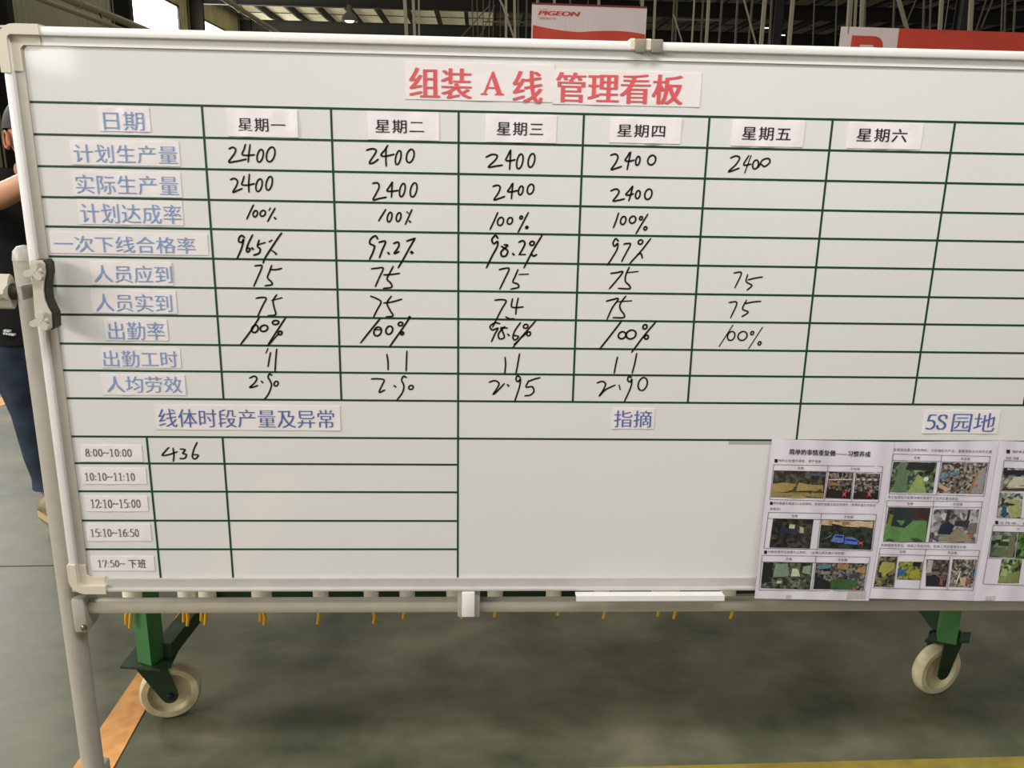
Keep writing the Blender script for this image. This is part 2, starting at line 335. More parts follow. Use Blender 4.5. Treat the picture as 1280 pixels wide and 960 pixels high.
# ================================================================= text
TCACHE = {}
def glyphs(s, style='plain', space=1.0):
    key = (s, style, space)
    if key in TCACHE: return TCACHE[key]
    off, sh, res = {'plain': (0, [0], 2), 'song': (-.012, [-.015, .0, .015], 2), 'songbold': (-.004, [-.03, 0, .03], 3), 'kai': (-.002, [-.012, .012], 2), 'bold': (0, [-.02, 0, .02], 2),
                    'tiny': (0, [0], 1), 'serif': (-.016, [-.018, 0, .018], 3), 'wide': (0, [-.05, -.02, .02, .05], 3)}[style]
    cu = bpy.data.curves.new('t', 'FONT'); cu.body = s; cu.size = 1; cu.resolution_u = res; cu.space_character = space; cu.offset = off
    o = bpy.data.objects.new('t', cu); COL.objects.link(o)
    dg = bpy.context.evaluated_depsgraph_get(); me = bpy.data.meshes.new_from_object(o.evaluated_get(dg))
    vs = [(v.co.x, v.co.y) for v in me.vertices]; fs = [tuple(p.vertices) for p in me.polygons]
    bpy.data.objects.remove(o); bpy.data.curves.remove(cu); bpy.data.meshes.remove(me)
    V, Fc = [], []
    for k, dx in enumerate(sh):
        n = len(V); V += [(x + dx, y, k) for x, y in vs]; Fc += [tuple(i + n for i in f) for f in fs]
    if not V: V = [(0, 0, 0), (1, 0, 0), (1, 1, 0)]; Fc = [(0, 1, 2)]
    x0, x1 = min(v[0] for v in V), max(v[0] for v in V); y0, y1 = min(v[1] for v in V), max(v[1] for v in V)
    V = [((x - x0) / (x1 - x0), (y - y0) / (y1 - y0), k) for x, y, k in V]
    TCACHE[key] = (V, Fc); return TCACHE[key]
def hull(p):
    p = sorted(set(p)); 
    def half(q):
        o = []
        for a in q:
            while len(o) > 1 and (o[-1][0] - o[-2][0]) * (a[1] - o[-2][1]) - (o[-1][1] - o[-2][1]) * (a[0] - o[-2][0]) <= 1e-12: o.pop()
            o.append(a)
        return o[:-1]
    return half(p) + half(p[::-1])
def _e(cx, cy, rx, ry, n=16): return [(cx + rx * math.cos(2 * math.pi * k / n), cy + ry * math.sin(2 * math.pi * k / n)) for k in range(n + 1)]
NIB = {'0': (.62, [_e(.31, .5, .20, .46)]), '1': (.62, [[(.32, .03), (.32, .97)], [(.32, .96), (.16, .85)], [(.16, .02), (.48, .02)]]),
       '2': (.62, ['s', [(.11, .74), (.16, .92), (.30, .98), (.46, .90), (.50, .74), (.42, .52), (.24, .26), (.08, .05)], [(.08, .03), (.52, .03), (.56, .20)]]),
       '5': (.62, ['s', [(.52, .98), (.22, .96), (.15, .60)], [(.15, .58), (.32, .62), (.48, .52), (.53, .32), (.46, .12), (.28, .02), (.10, .08)]]),
       '6': (.62, ['s', [(.52, .97), (.32, .88), (.16, .64), (.10, .36), (.16, .12), (.31, .02), (.46, .10), (.52, .30), (.46, .50), (.32, .57), (.14, .46)]]),
       '7': (.62, [[(.08, .80), (.12, .96), (.54, .96), (.28, .02)]]), '8': (.62, [_e(.31, .75, .16, .22), _e(.31, .27, .20, .25)]),
       ':': (.30, [_e(.12, .12, .02, .03, 6), _e(.12, .58, .02, .03, 6)]), '~': (.74, ['s', [(.06, .42), (.20, .54), (.36, .48), (.52, .42), (.66, .54)]]),
       'S': (.66, ['s', [(.52, .76), (.50, .93), (.32, .99), (.14, .90), (.12, .72), (.28, .56), (.44, .44), (.52, .26), (.46, .08), (.28, .01), (.12, .08), (.08, .26)]])}
def nibtext(s_, nw=.105, nh=.045):
    V, Fc, x, kk = [], [], 0, 0
    for ch in s_:
        w_, st = NIB[ch]; sm = st[0] == 's'
        for path in (st[1:] if sm else st):
            p = [(v.x, v.y) for v in smooth_path([Vector(q) for q in path], 4)] if sm and len(path) > 2 else path
            for a, b in zip(p[:-1], p[1:]):
                h = hull([(x + q[0] + i * nw / 2, q[1] + j * nh / 2) for q in (a, b) for i, j in ((-1, -1), (1, -1), (1, 1), (-1, 1))]); n = len(V)
                kk = (kk + 1) % 7; V += [(u, v, kk * .12) for u, v in h]; Fc.append(tuple(range(n, n + len(h))))
        x += w_
    x0, x1 = min(v[0] for v in V), max(v[0] for v in V); y0, y1 = min(v[1] for v in V), max(v[1] for v in V)
    return [((u - x0) / (x1 - x0), (v - y0) / (y1 - y0), k) for u, v, k in V], Fc
def smooth_path(pts, n=5):
    if len(pts) < 3: return [Vector(p) for p in pts]
    q = [Vector(p) for p in pts]; q = [q[0] * 2 - q[1]] + q + [q[-1] * 2 - q[-2]]; out = []
    for i in range(1, len(q) - 2):
        for k in range(n):
            t = k / n; a, b, c, d = q[i - 1], q[i], q[i + 1], q[i + 2]
            out.append(.5 * ((2 * b) + (c - a) * t + (2 * a - 5 * b + 4 * c - d) * t * t + (3 * b - a - 3 * c + d) * t ** 3))
    return out + [q[-2]]
# the letter A with serifs and a heavy right stroke, drawn by hand (0..1)
A_POLY = ([(0, 0), (.30, 0), (.30, .05), (.22, .06), (.30, .27), (.62, .27), (.69, .06), (.60, .05), (.60, 0), (1, 0), (1, .05), (.91, .07), (.56, 1), (.48, 1), (.12, .08), (0, .05)],
          [(.33, .34), (.46, .74), (.595, .34)])
def fill_poly(outer, hole=None):
    bm = bmesh.new(); E_ = []
    for loop in [outer] + ([hole] if hole else []):
        v = [bm.verts.new((x, y, 0)) for x, y in loop]
        E_ += [bm.edges.new((v[i], v[(i + 1) % len(v)])) for i in range(len(v))]
    bmesh.ops.triangle_fill(bm, edges=E_, use_beauty=True); bm.verts.index_update()
    r = ([(v.co.x, v.co.y) for v in bm.verts], [tuple(q.index for q in f.verts) for f in bm.faces]); bm.free(); return ([(x, y, 0) for x, y in r[0]], r[1])
GA = fill_poly(*A_POLY)
def put2d(G, mp): return [mp(u, v) - Vector((0, k * .00012, 0)) for u, v, k in G[0]], G[1]
def box_map(px0, py0, px1, py1, Y):      # upright box whose top-left / bottom-right are those photo pixels
    if callable(Y):
        a, b = P(px0, py0, -.002), P(px1, py1, -.002)
        def f(u, v): x = a.x + (b.x - a.x) * u; z = b.z + (a.z - b.z) * v; return Vector((x, Y(x, z) - .0008, z))
        return f
    a, b = P(px0, py0, Y), P(px1, py1, Y)
    return lambda u, v: Vector((a.x + (b.x - a.x) * u, Y, b.z + (a.z - b.z) * v))
def quad_map(q, fn):                     # q = pixels tl,tr,br,bl ; fn(px,py) -> world
    tl, tr, br, bl = q
    def f(u, v):
        x = (bl[0] * (1 - u) + br[0] * u) * (1 - v) + (tl[0] * (1 - u) + tr[0] * u) * v
        y = (bl[1] * (1 - u) + br[1] * u) * (1 - v) + (tl[1] * (1 - u) + tr[1] * u) * v
        return fn(x, y)
    return f
def lettering(G, mp, m, parent, name='lettering', **k):
    vs, fs = put2d(G, mp); return raw(name, vs, fs, m, parent, **k)

# hanging banners of printed cloth
def cloth(Y, tl, tr, zlow, u0, u1, v0, v1, lift, m, name, parent, fnc=None, n=24):
    a, b = P(*tl, Y), P(*tr, Y); vs = []; fs = []
    def at(u, v, l=0):               # v measured down from the top edge, in metres
        p = a.lerp(b, u); return Vector((p.x, Y + .006 * math.sin(u * 19) * v - l, p.z - v))
    for i in range(n + 1):
        u = u0 + (u1 - u0) * i / n; lo = v1; hi = v0(u) if callable(v0) else v0
        for l in (lift, lift - .002): vs += [at(u, hi, l), at(u, lo, l)]
    for i in range(n):
        q = 4 * i; fs += [(q, q + 1, q + 5, q + 4), (q + 2, q + 6, q + 7, q + 3), (q, q + 4, q + 6, q + 2), (q + 1, q + 3, q + 7, q + 5)]
    fs += [(0, 2, 3, 1), (4 * n, 4 * n + 1, 4 * n + 3, 4 * n + 2)]
    o = raw(name, vs, fs, m, parent); return at, o
YB1 = 11.0; k1 = .01056
bn = thing('hanging_banner', 'white and red banner with a wavy red lower half, above the middle of the board', 'banner', P(737, 30, YB1))
at1, cl1 = cloth(YB1, (665, 3.2), (809, 8.3), 0, 0, 1, 0, 95 * k1, 0, M_ban_w, 'cloth_panel', bn)
cloth(YB1, (665, 3.2), (809, 8.3), 0, .012, .994, lambda u: (27.5 + 7.2 * math.sin(min(u, .42) / .42 * math.pi / 2) - 3.0 * math.sin(max(0, u - .42) / .33 * math.pi / 2 if u < .75 else math.pi / 2) + (3.5 * ((u - .75) / .25) ** 2 if u > .75 else 0)) * k1, 95 * k1, .003, M_ban_r, 'red_wave', cl1)
cloth(YB1, (665, 3.2), (809, 8.3), 0, 0, 1, 0, 2.3 * k1, .006, mat('banner_dark_red', (.55, .16, .17), .5), 'top_hem', bn)
def btext(at, s, u0, u1, v0, v1, style, m, shear=0, sp=1):
    lettering(glyphs(s, style, sp), lambda u, v: at(u0 + (u1 - u0) * u + shear * v, v0 + (v1 - v0) * (1 - v), .006), m, cl1)
btext(at1, 'PIGEON', .052, .405, 9.6 * k1, 15.2 * k1, 'wide', M_ban_r, .018)
btext(at1, 'FLYING', .06, .13, 7.4 * k1, 8.6 * k1, 'tiny', M_ban_r, .006)
btext(at1, '飞鸽自行车', .05, .21, 17.4 * k1, 20.6 * k1, 'tiny', M_ban_r)
for px in (672, 735, 800):
    a = P(px, 5, YB1); MB().tube([a, Vector((a.x, a.y, ZROOF))], .006, 6).build('hanging_cord', M_rod2, bn)
YB2 = 7.5; k2 = .00765
b2 = thing('hanging_banner', 'long red banner with a large red letter on its white end', 'banner', P(1200, 45, YB2))
at2, cl2 = cloth(YB2, (1051.5, 33), (1430, 46), 0, 0, 1, 0, 75 * k2, 0, M_ban_w, 'cloth_panel', b2)
cloth(YB2, (1051.5, 33), (1430, 46), 0, .189, 1, 0, 75 * k2, .003, M_ban_r, 'red_field', cl2)
GP = fill_poly([(0, 0), (.27, 0), (.27, .38), (.72, .38), (.86, .42), (.96, .52), (1, .68), (.96, .86), (.86, .96), (.72, 1), (0, 1)], [(.27, .58), (.27, .80), (.66, .80), (.71, .76), (.72, .69), (.71, .62), (.66, .58)])
L2 = 378.0
lettering(GP, lambda u, v: at2((14.5 + 40.5 * u - 1.2 * (1 - v)) / L2, (11 + 56 * (1 - v)) * k2, .004), M_ban_r, cl2, 'letter_p')
for px in (1060, 1180, 1300, 1420):
    a = P(px, 42, YB2); MB().tube([a, Vector((a.x, a.y, ZROOF))], .005, 6).build('hanging_cord', M_rod2, b2)

# ================================================================= the whiteboard
def rowz(*pts): return sum(P(*p).z for p in pts) / len(pts)
R = [rowz((37.5, 128), (320, 134), (1280, 153.3)), rowz((43, 168.8), (1280, 191.8)), rowz((47.5, 208), (320, 212.5), (1280, 230.3)), rowz((53, 246.8), (320, 251), (1280, 266.4)),
     rowz((57, 284.5), (320, 286.8), (1280, 301)), rowz((62, 322), (320, 323.8), (1280, 336.5)), rowz((69, 359.5), (320, 360.3), (1280, 371)), rowz((75, 395.3), (320, 395.5), (1280, 404.8)),
     rowz((76, 430.5), (320, 432), (1280, 440)), rowz((80, 464.5), (320, 465), (1280, 471.3)), rowz((88, 498.8), (600, 499.8), (1280, 507)), rowz((92, 547), (600, 546.4), (1240, 552))]
R2 = [rowz((97, 581.7), (572, 578)), rowz((100, 614.3), (572, 615)), rowz((104, 650.7), (572, 651)), rowz((110, 687), (572, 686))]
CX = [v * 1.7 for v in (-.3145, -.1695, -.0242, .1202, .2668, .4123, .5587, .7045, .8503)]
LX = [-.4130 * 1.7, -.3193 * 1.7]
FX0, FX1, FZ0, FZ1 = -.893, 1.720, .563, 1.7285
IX0, IX1, IZ0, IZ1 = -.858, 1.685, P(640, 721.5).z, P(620, 71).z
board = thing('whiteboard', 'large white management whiteboard with a green ruled grid, clamped in the pale metal stand', 'whiteboard', ((FX0 + FX1) / 2, 0, FZ0))
MB().box((FX0 + .01, 0, FZ0 + .008), (FX1 - .01, .014, FZ1 - .01)).build('writing_panel', M_board, board)
LIPY, FLY = -.014, -.004
lw = .0165
MB().box((FX0, LIPY, FZ1 - lw), (FX1, .026, FZ1), .004).box((FX0 + .01, FLY, IZ1), (FX1 - .01, .002, FZ1 - lw + .002)).build('frame_rail', M_alu, board, smooth=True)
MB().box((FX0, LIPY, FZ0), (FX1, .026, FZ0 + .008), .003).box((FX0 + .01, FLY - .002, FZ0 + .006), (FX1 - .01, .002, IZ0)).build('frame_rail', M_alu_b, board, smooth=True)
for s, xo, xi in ((-1, FX0, IX0), (1, FX1, IX1)):
    MB().box((xo, LIPY, FZ0), (xo - s * lw, .026, FZ1), .004).build('frame_rail', M_alu, board, smooth=True)
    MB().box((xo - s * (lw - .002), FLY, FZ0 + .01), (xi, .002, FZ1 - .01)).build('frame_flange', M_alu_in, board)
def corner(cx, cz, sx, sz, Lx, Lz):
    out = []; r = .034; t = .0185; y0, y1 = LIPY - .0025, .028
    path = [(Lx, 0)] + [(r - r * math.sin(a), r - r * math.cos(a)) for a in [math.pi / 2 * k / 7 for k in range(8)]] + [(0, Lz)]
    ri = .008
    inn = [(Lx, t)] + [(t + ri - ri * math.sin(a), t + ri - ri * math.cos(a)) for a in [math.pi / 2 * k / 7 for k in range(8)]] + [(t, Lz)]
    mb = MB(); n = len(path); vs = []
    for (p, q) in ((path, y0), (inn, y0), (path, y1), (inn, y1)): vs += [(cx + sx * a, q, cz + sz * b) for a, b in p]
    fs = []
    for i in range(n - 1): fs += [(i, i + 1, n + i + 1, n + i), (2 * n + i, 3 * n + i, 3 * n + i + 1, 2 * n + i + 1), (i, 2 * n + i, 2 * n + i + 1, i + 1), (n + i, n + i + 1, 3 * n + i + 1, 3 * n + i)]
    fs += [(0, n, 3 * n, 2 * n), (n - 1, 3 * n - 1, 4 * n - 1, 2 * n - 1)]
    mb.add(vs, fs)
    # lower inner shoulder
    w2 = .036
    def B_(u0, v0, u1, v1): mb.box((cx + sx * u0, FLY - .0025, cz + sz * v0), (cx + sx * u1, .002, cz + sz * v1), .0015)
    Lp = [(t - .002, t - .002), (Lx - .004, t - .002), (Lx - .004, w2), (w2 + .006, w2), (w2, w2 + .006), (w2, Lz - .004), (t - .002, Lz - .004)]
    mb.prism([(cx + sx * u, FLY - .0025, cz + sz * v) for u, v in Lp], (0, .0045, 0))
    mb.build('corner_cap', M_cap, board, smooth=True)
corner(FX0 - .003, FZ1 + .003, 1, -1, .078, .086); corner(FX1 + .003, FZ1 + .003, -1, -1, .078, .086)
corner(FX0 - .003, FZ0 - .003, 1, 1, .078, .070); corner(FX1 + .003, FZ0 - .003, -1, 1, .078, .070)
def gline(x0, z0, x1, z1, wd=.0042):
    if abs(z0 - z1) < 1e-6: MB().box((x0, -.0006, z0 - wd / 2), (x1, .001, z0 + wd / 2)).build('grid_line', M_green_tape, board)
    else: MB().box((x0 - wd / 2, -.0007, z0), (x0 + wd / 2, .001, z1)).build('grid_line', M_green_tape, board)
for z in R: gline(IX0, z, IX1, z)
for i, x in enumerate(CX):
    gline(x, R[0] + .002, x, R[10] if i not in (2, 5) else (R[11] if i == 5 else IZ0))
for z in R2: gline(IX0, z, CX[2], z)
for x in LX: gline(x, R[11], x, IZ0)
# two clear hinge clips over the top rail
for (a, b) in ((P(793, 50).x, P(806, 50).x), (P(813, 50).x, P(827, 50).x)):
    MB().box((a, LIPY - .004, FZ1 - .02), (b, .03, FZ1 + .004), .002).build('rail_clip', mat('clip_plastic', (.55, .53, .47), .3), board, smooth=True)
    MB().box((a - .011, LIPY - .001, FZ1 - .016), (a, .028, FZ1 + .005), .002).build('clip_edge', M_cap, board)
# marker tray under the bottom rail
t0, t1 = P(718, 737), P(900, 737)
MB().box((t0.x, -.034, FZ0 - .004), (t1.x, LIPY, FZ0 - .001)).box((t0.x, -.037, FZ0 - .012), (t1.x, -.034, FZ0 + .001)).build('marker_tray', M_alu, board)

# handwriting ------------------------------------------------------------
def ink(label, zoom, strokes, wd=.0034):
    ox, oy, s = zoom; mb = MB()
    for st in strokes:
        if st[0] == 'o':
            _, cx, cy, rx, ry = st; tl = .18
            pts = [(cx + rx * math.cos(a) - tl * ry * math.sin(a) * -0 + tl * (-(ry * math.sin(a))), cy + ry * math.sin(a)) for a in [-.4 * math.pi - 2 * math.pi * k / 14 for k in range(15)]]
            pts = [Vector(p) for p in pts]
        elif st[0] == '.': _, cx, cy = st[:3]; pts = [Vector((cx - 2.5, cy - 3)), Vector((cx + 3, cy + 3))]
        else: pts = smooth_path(st)
        W = [P(ox + p.x * s, oy + p.y * s) for p in pts]
        W = [Vector((q.x, q.z)) for q in W]; k = len(W); h = wd / 2 * (1.35 if st[0] == '.' else 1)
        V = []; base = len(mb.v); yl = -.0009
        for i in range(k):
            d = (W[min(i + 1, k - 1)] - W[max(i - 1, 0)]); d = d.normalized() if d.length > 1e-9 else Vector((1, 0))
            nrm = Vector((-d.y, d.x)); hh = h * (.72 if i in (0, k - 1) else 1); ext = d * (-h * .7 if i == 0 else (h * .7 if i == k - 1 else 0))
            V += [(W[i].x + nrm.x * hh + ext.x, yl, W[i].y + nrm.y * hh + ext.y), (W[i].x - nrm.x * hh + ext.x, yl, W[i].y - nrm.y * hh + ext.y)]
        mb.add(V, [(2 * i, 2 * i + 1, 2 * i + 3, 2 * i + 2) for i in range(k - 1)])
    raw('handwriting', mb.v, mb.f, M_ink, board, label=label)
ZA = (270, 170, .234375); ZB = (270, 320, .234375); ZC = (560, 170, .234375); ZD = (560, 320, .234375); ZE = (860, 140, .3541); ZF = (80, 500, .25)
O = lambda x, y, a, b: ('o', x, y, a, b)
D_ = lambda x, y: ('.', x, y)
ink('handwritten 2400 in the Monday plan cell', ZA, [[(70, 68), (88, 60), (105, 70), (98, 95), (68, 138), (100, 136), (132, 130), (162, 123)], [(157, 45), (150, 70), (140, 98), (165, 103), (205, 100)], [(182, 46), (176, 95), (172, 138)], O(236, 105, 16, 34), O(292, 98, 22, 40)])
ink('handwritten 2400 in the Monday actual cell', ZA, [[(78, 232), (98, 226), (115, 240), (110, 264), (90, 300), (115, 290), (140, 280)], [(150, 215), (144, 238), (138, 258), (165, 262), (205, 254)], [(178, 204), (175, 255), (176, 298)], O(230, 262, 16, 34), O(284, 252, 16, 37)])
ink('handwritten 100% on Monday', ZA, [[(200, 368), (183, 402), (165, 442)], O(210, 414, 12, 17), O(250, 412, 14, 16), [(315, 385), (295, 420), (276, 455)], [(290, 384), (283, 396)], D_(315, 438)])
ink('handwritten 96.5% on Monday', ZA, [[(152, 542), (138, 530), (124, 542), (122, 562), (138, 566), (148, 550), (136, 600), (112, 655)], [(195, 528), (172, 575), (163, 610), (172, 618), (182, 602), (166, 596)], D_(195, 600), [(230, 555), (222, 588), (236, 602), (230, 624), (202, 635)], [(222, 580), (262, 568)], [(350, 518), (330, 545), (265, 645), (252, 676)], [(284, 564), (298, 555)], [(298, 610), (310, 618)], D_(318, 626)], .0038)
ink('handwritten 75 on Monday, expected staff', ZA, [[(208, 692), (228, 690), (246, 694), (225, 748), (202, 800)], [(297, 690), (286, 722), (275, 755), (296, 778), (298, 792), (262, 798)], [(290, 712), (320, 712), (350, 706)]])
ink('handwritten 2400 in the Tuesday plan cell', ZA, [[(803, 75), (830, 68), (850, 72), (852, 88), (818, 142), (840, 142), (865, 124)], [(916, 50), (900, 75), (880, 100), (900, 108), (950, 97)], [(908, 60), (906, 110), (908, 160)], O(972, 115, 14, 38), O(1036, 106, 20, 36)])
ink('handwritten 2400 in the Tuesday actual cell', ZA, [[(836, 252), (862, 250), (870, 272), (855, 305), (838, 340), (870, 333), (908, 326)], [(940, 246), (925, 270), (912, 292), (940, 294), (972, 290)], [(941, 246), (938, 285), (936, 326)], O(994, 288, 14, 36), O(1054, 287, 17, 38)])
ink('handwritten 100% on Tuesday', ZA, [[(905, 392), (886, 422), (868, 452)], O(926, 432, 12, 26), O(974, 432, 12, 24), [(1045, 393), (1028, 430), (1010, 470)], [(1018, 404), (1026, 412)], D_(1034, 456)])
ink('handwritten 97.2% on Tuesday', ZA, [[(862, 548), (850, 532), (826, 548), (820, 572), (838, 582), (846, 590), (835, 625), (820, 656)], [(870, 566), (904, 562), (888, 605), (872, 648)], D_(920, 625), [(948, 572), (972, 566), (974, 590), (950, 626), (976, 616)], [(1062, 545), (1030, 600), (1000, 655), (972, 702)], [(1018, 560), (1035, 554), (1060, 546)], D_(1042, 622), D_(1046, 619)], .0038)
ink('handwritten 75 on Tuesday, expected staff', ZA, [[(830, 708), (862, 704), (892, 705), (872, 752), (850, 802)], [(945, 695), (928, 728), (912, 762), (932, 784), (936, 806), (893, 812)], [(895, 740), (935, 738), (978, 732)]])
ink('handwritten 75 on Monday, present staff', ZB, [[(215, 225), (245, 220), (268, 226), (250, 262), (222, 322)], [(324, 206), (305, 238), (312, 280), (318, 312), (278, 318)], [(298, 236), (352, 222)]])
ink('handwritten 75 on Tuesday, present staff', ZB, [[(825, 214), (856, 226), (880, 245), (860, 285), (840, 326)], [(935, 214), (912, 250), (930, 292), (944, 318), (908, 324)], [(895, 250), (940, 244), (990, 230)]])
ink('handwritten 100% on Monday, attendance', ZB, [[(232, 326), (185, 400), (132, 470)], O(208, 388, 17, 20), O(256, 385, 20, 17), [(372, 328), (325, 400), (275, 478)], O(318, 354, 17, 11), O(342, 410, 10, 10), [(285, 470), (335, 412)]], .0038)
ink('handwritten 100% on Tuesday, attendance', ZB, [[(876, 333), (825, 395), (772, 462)], O(862, 402, 20, 24), [(845, 392), (882, 392)], O(924, 395, 18, 22), [(1036, 324), (985, 400), (928, 480)], O(984, 362, 12, 10), O(993, 412, 7, 8), D_(1032, 327)], .0038)
ink('handwritten 11 on Monday', ZB, [[(291, 514), (284, 552), (278, 588)], [(324, 496), (319, 550), (315, 615)], [(277, 493), (267, 516)]])
ink('handwritten 11 on Tuesday', ZB, [[(911, 524), (917, 560), (918, 606)], [(1018, 507), (1016, 560), (1014, 612)]])
ink('handwritten 2.90 on Monday', ZB, [[(180, 650), (205, 640), (218, 654), (204, 678), (180, 700), (200, 698), (222, 690)], D_(246, 671), [(298, 636), (286, 628), (278, 645), (290, 668), (296, 690), (280, 735), (255, 768)], O(321, 680, 11, 13)])
ink('handwritten 2.90 on Tuesday', ZB, [[(830, 655), (862, 654), (896, 660), (888, 684), (870, 726), (900, 714)], D_(954, 694), [(1016, 648), (1000, 640), (990, 662), (1002, 690), (994, 728), (966, 766)], O(1040, 700, 12, 11)])
ink('handwritten 2400 in the Wednesday plan cell', ZC, [[(203, 112), (235, 98), (262, 104), (252, 128), (215, 165), (255, 160), (290, 155)], [(330, 80), (318, 106), (308, 128), (330, 132), (358, 126)], [(334, 74), (332, 125), (328, 178)], O(383, 135, 16, 40), O(445, 130, 17, 37)])
ink('handwritten 2400 in the Wednesday actual cell', ZC, [[(240, 268), (264, 262), (278, 274), (268, 304), (245, 340), (274, 332), (302, 322)], [(343, 254), (330, 276), (318, 296), (345, 296), (372, 290)], [(346, 252), (342, 292), (338, 334)], O(388, 290, 12, 24), O(440, 283, 17, 27)])
ink('handwritten 100% on Wednesday', ZC, [[(265, 408), (246, 452), (224, 498)], O(280, 455, 16, 22), O(330, 452, 14, 18), [(428, 408), (402, 458), (374, 512)], O(390, 434, 7, 8), O(420, 487, 6, 6)])
ink('handwritten 98.2% on Wednesday', ZC, [[(266, 545), (252, 530), (234, 552), (244, 574), (264, 562), (262, 590), (235, 640), (205, 702)], [(285, 588), (318, 612), (308, 638), (288, 640), (284, 616), (318, 584), (300, 580)], D_(348, 630), [(378, 566), (398, 558), (410, 572), (400, 598), (380, 632)], [(380, 632), (412, 631)], [(502, 528), (450, 615), (405, 702)], O(448, 572, 12, 11), [(446, 630), (456, 640), (472, 632)]], .0038)
ink('handwritten 75 on Wednesday, expected staff', ZC, [[(274, 712), (300, 706), (326, 708), (302, 762), (276, 816)], [(373, 712), (358, 748), (346, 778), (370, 788), (376, 806), (335, 816)], [(380, 738), (428, 736)]])
ink('handwritten 2400 in the Thursday plan cell', ZC, [[(868, 102), (892, 96), (906, 112), (892, 146), (870, 178), (896, 172), (925, 162)], [(968, 88), (956, 110), (944, 130), (968, 134), (992, 128)], [(974, 86), (965, 130), (955, 178)], O(1012, 132, 11, 24), O(1086, 128, 21, 26)])
ink('handwritten 2400 in the Thursday actual cell', ZC, [[(868, 292), (896, 282), (912, 296), (898, 322), (880, 346), (910, 342), (940, 335)], [(982, 270), (966, 290), (948, 312), (968, 314), (988, 308)], [(985, 267), (976, 305), (964, 345)], O(1012, 312, 12, 22), O(1068, 310, 19, 28)])
ink('handwritten 100% on Thursday', ZC, [[(909, 411), (897, 450), (882, 488)], O(934, 450, 14, 22), O(984, 446, 17, 19), [(1065, 417), (1035, 465), (1002, 520)], O(1029, 438, 8, 9), O(1052, 492, 8, 9)])
ink('handwritten 97% on Thursday', ZC, [[(908, 560), (894, 547), (880, 570), (888, 588), (904, 572), (902, 602), (876, 648), (850, 688)], [(938, 576), (956, 573), (973, 577), (950, 622), (926, 668)], [(1080, 547), (1030, 612), (968, 680)], O(1026, 565, 12, 12), [(1010, 632), (1028, 626), (1036, 650)]])
ink('handwritten 75 on Thursday, expected staff', ZC, [[(868, 732), (900, 728), (932, 724), (898, 770), (860, 814)], [(966, 700), (948, 740), (946, 775), (966, 796), (968, 814), (908, 812)], [(955, 728), (1012, 722)]])
ink('handwritten 74 on Wednesday, present staff', ZD, [[(250, 235), (282, 232), (310, 240), (284, 286), (238, 378)], [(344, 228), (338, 268), (362, 274), (400, 271)], [(374, 224), (366, 265), (361, 310)], [(308, 324), (328, 334), (352, 334)]])
ink('handwritten 98.6% on Wednesday', ZD, [[(276, 360), (250, 356), (224, 374), (236, 394), (266, 384), (250, 415), (232, 456)], [(302, 376), (270, 412), (274, 440), (300, 434), (290, 400), (282, 382), (316, 384)], D_(322, 420), [(386, 355), (358, 395), (346, 430), (356, 448), (376, 430), (352, 422)], [(470, 342), (410, 410), (346, 486)], O(414, 374, 12, 11), O(430, 414, 10, 11), [(352, 470), (425, 405)]])
ink('handwritten 75 on Thursday, present staff', ZD, [[(845, 240), (876, 232), (908, 228), (876, 275), (848, 337)], [(948, 213), (918, 255), (920, 285), (938, 310), (936, 328), (880, 328)], [(905, 243), (978, 238)]])
ink('handwritten 100% on Thursday, attendance', ZD, [[(926, 345), (870, 418), (808, 496)], O(928, 422, 20, 19), O(976, 418, 26, 24), [(1108, 350), (1045, 425), (980, 512)], O(1050, 377, 11, 12), O(1058, 432, 10, 11)], .0038)
ink('handwritten 11 on Wednesday', ZD, [[(304, 540), (307, 580), (302, 626)], [(381, 521), (372, 575), (361, 632)]])
ink('handwritten 11 on Thursday', ZD, [[(904, 538), (894, 580), (886, 624)], [(1006, 519), (996, 570), (982, 624)]])
ink('handwritten 2.95 on Wednesday', ZD, [[(220, 672), (250, 664), (272, 680), (258, 710), (240, 738), (262, 720), (300, 680)], D_(320, 689), [(386, 648), (370, 638), (362, 656), (374, 670), (386, 655), (380, 700), (354, 778)], [(430, 664), (416, 698), (448, 696), (458, 720), (440, 740), (410, 745)], [(430, 668), (460, 656), (490, 648)]])
ink('handwritten 2.90 on Thursday', ZD, [[(795, 676), (822, 668), (840, 682), (826, 716), (805, 748), (840, 712), (890, 688)], [(912, 688), (918, 712)], [(978, 648), (964, 640), (958, 660), (970, 672), (980, 656), (974, 700), (940, 776)], O(1038, 682, 24, 35)])
ink('handwritten 2400 in the Friday plan cell', ZE, [[(150, 162), (168, 155), (182, 162), (168, 186), (142, 211), (180, 198)], [(214, 154), (196, 186), (222, 184)], [(222, 154), (200, 214)], O(238, 185, 10, 16), [(248, 195), (262, 170), (284, 164), (288, 178), (270, 192), (258, 184)]], .0032)
ink('handwritten 75 on Friday, expected staff', ZE, [[(162, 568), (188, 568), (165, 620)], [(210, 574), (205, 598), (225, 612), (208, 628)], [(212, 592), (236, 586), (262, 582)]], .0031)
ink('handwritten 75 on Friday, present staff', ZE, [[(144, 672), (172, 673), (150, 726)], [(206, 664), (192, 694), (212, 706), (190, 722)], [(200, 676), (230, 670), (256, 668)]], .0031)
ink('handwritten 100% on Friday', ZE, [[(158, 752), (110, 826)], O(152, 790, 13, 16), O(192, 790, 16, 16), [(262, 760), (214, 834)], O(226, 780, 5, 6), O(252, 816, 5, 6)], .0031)
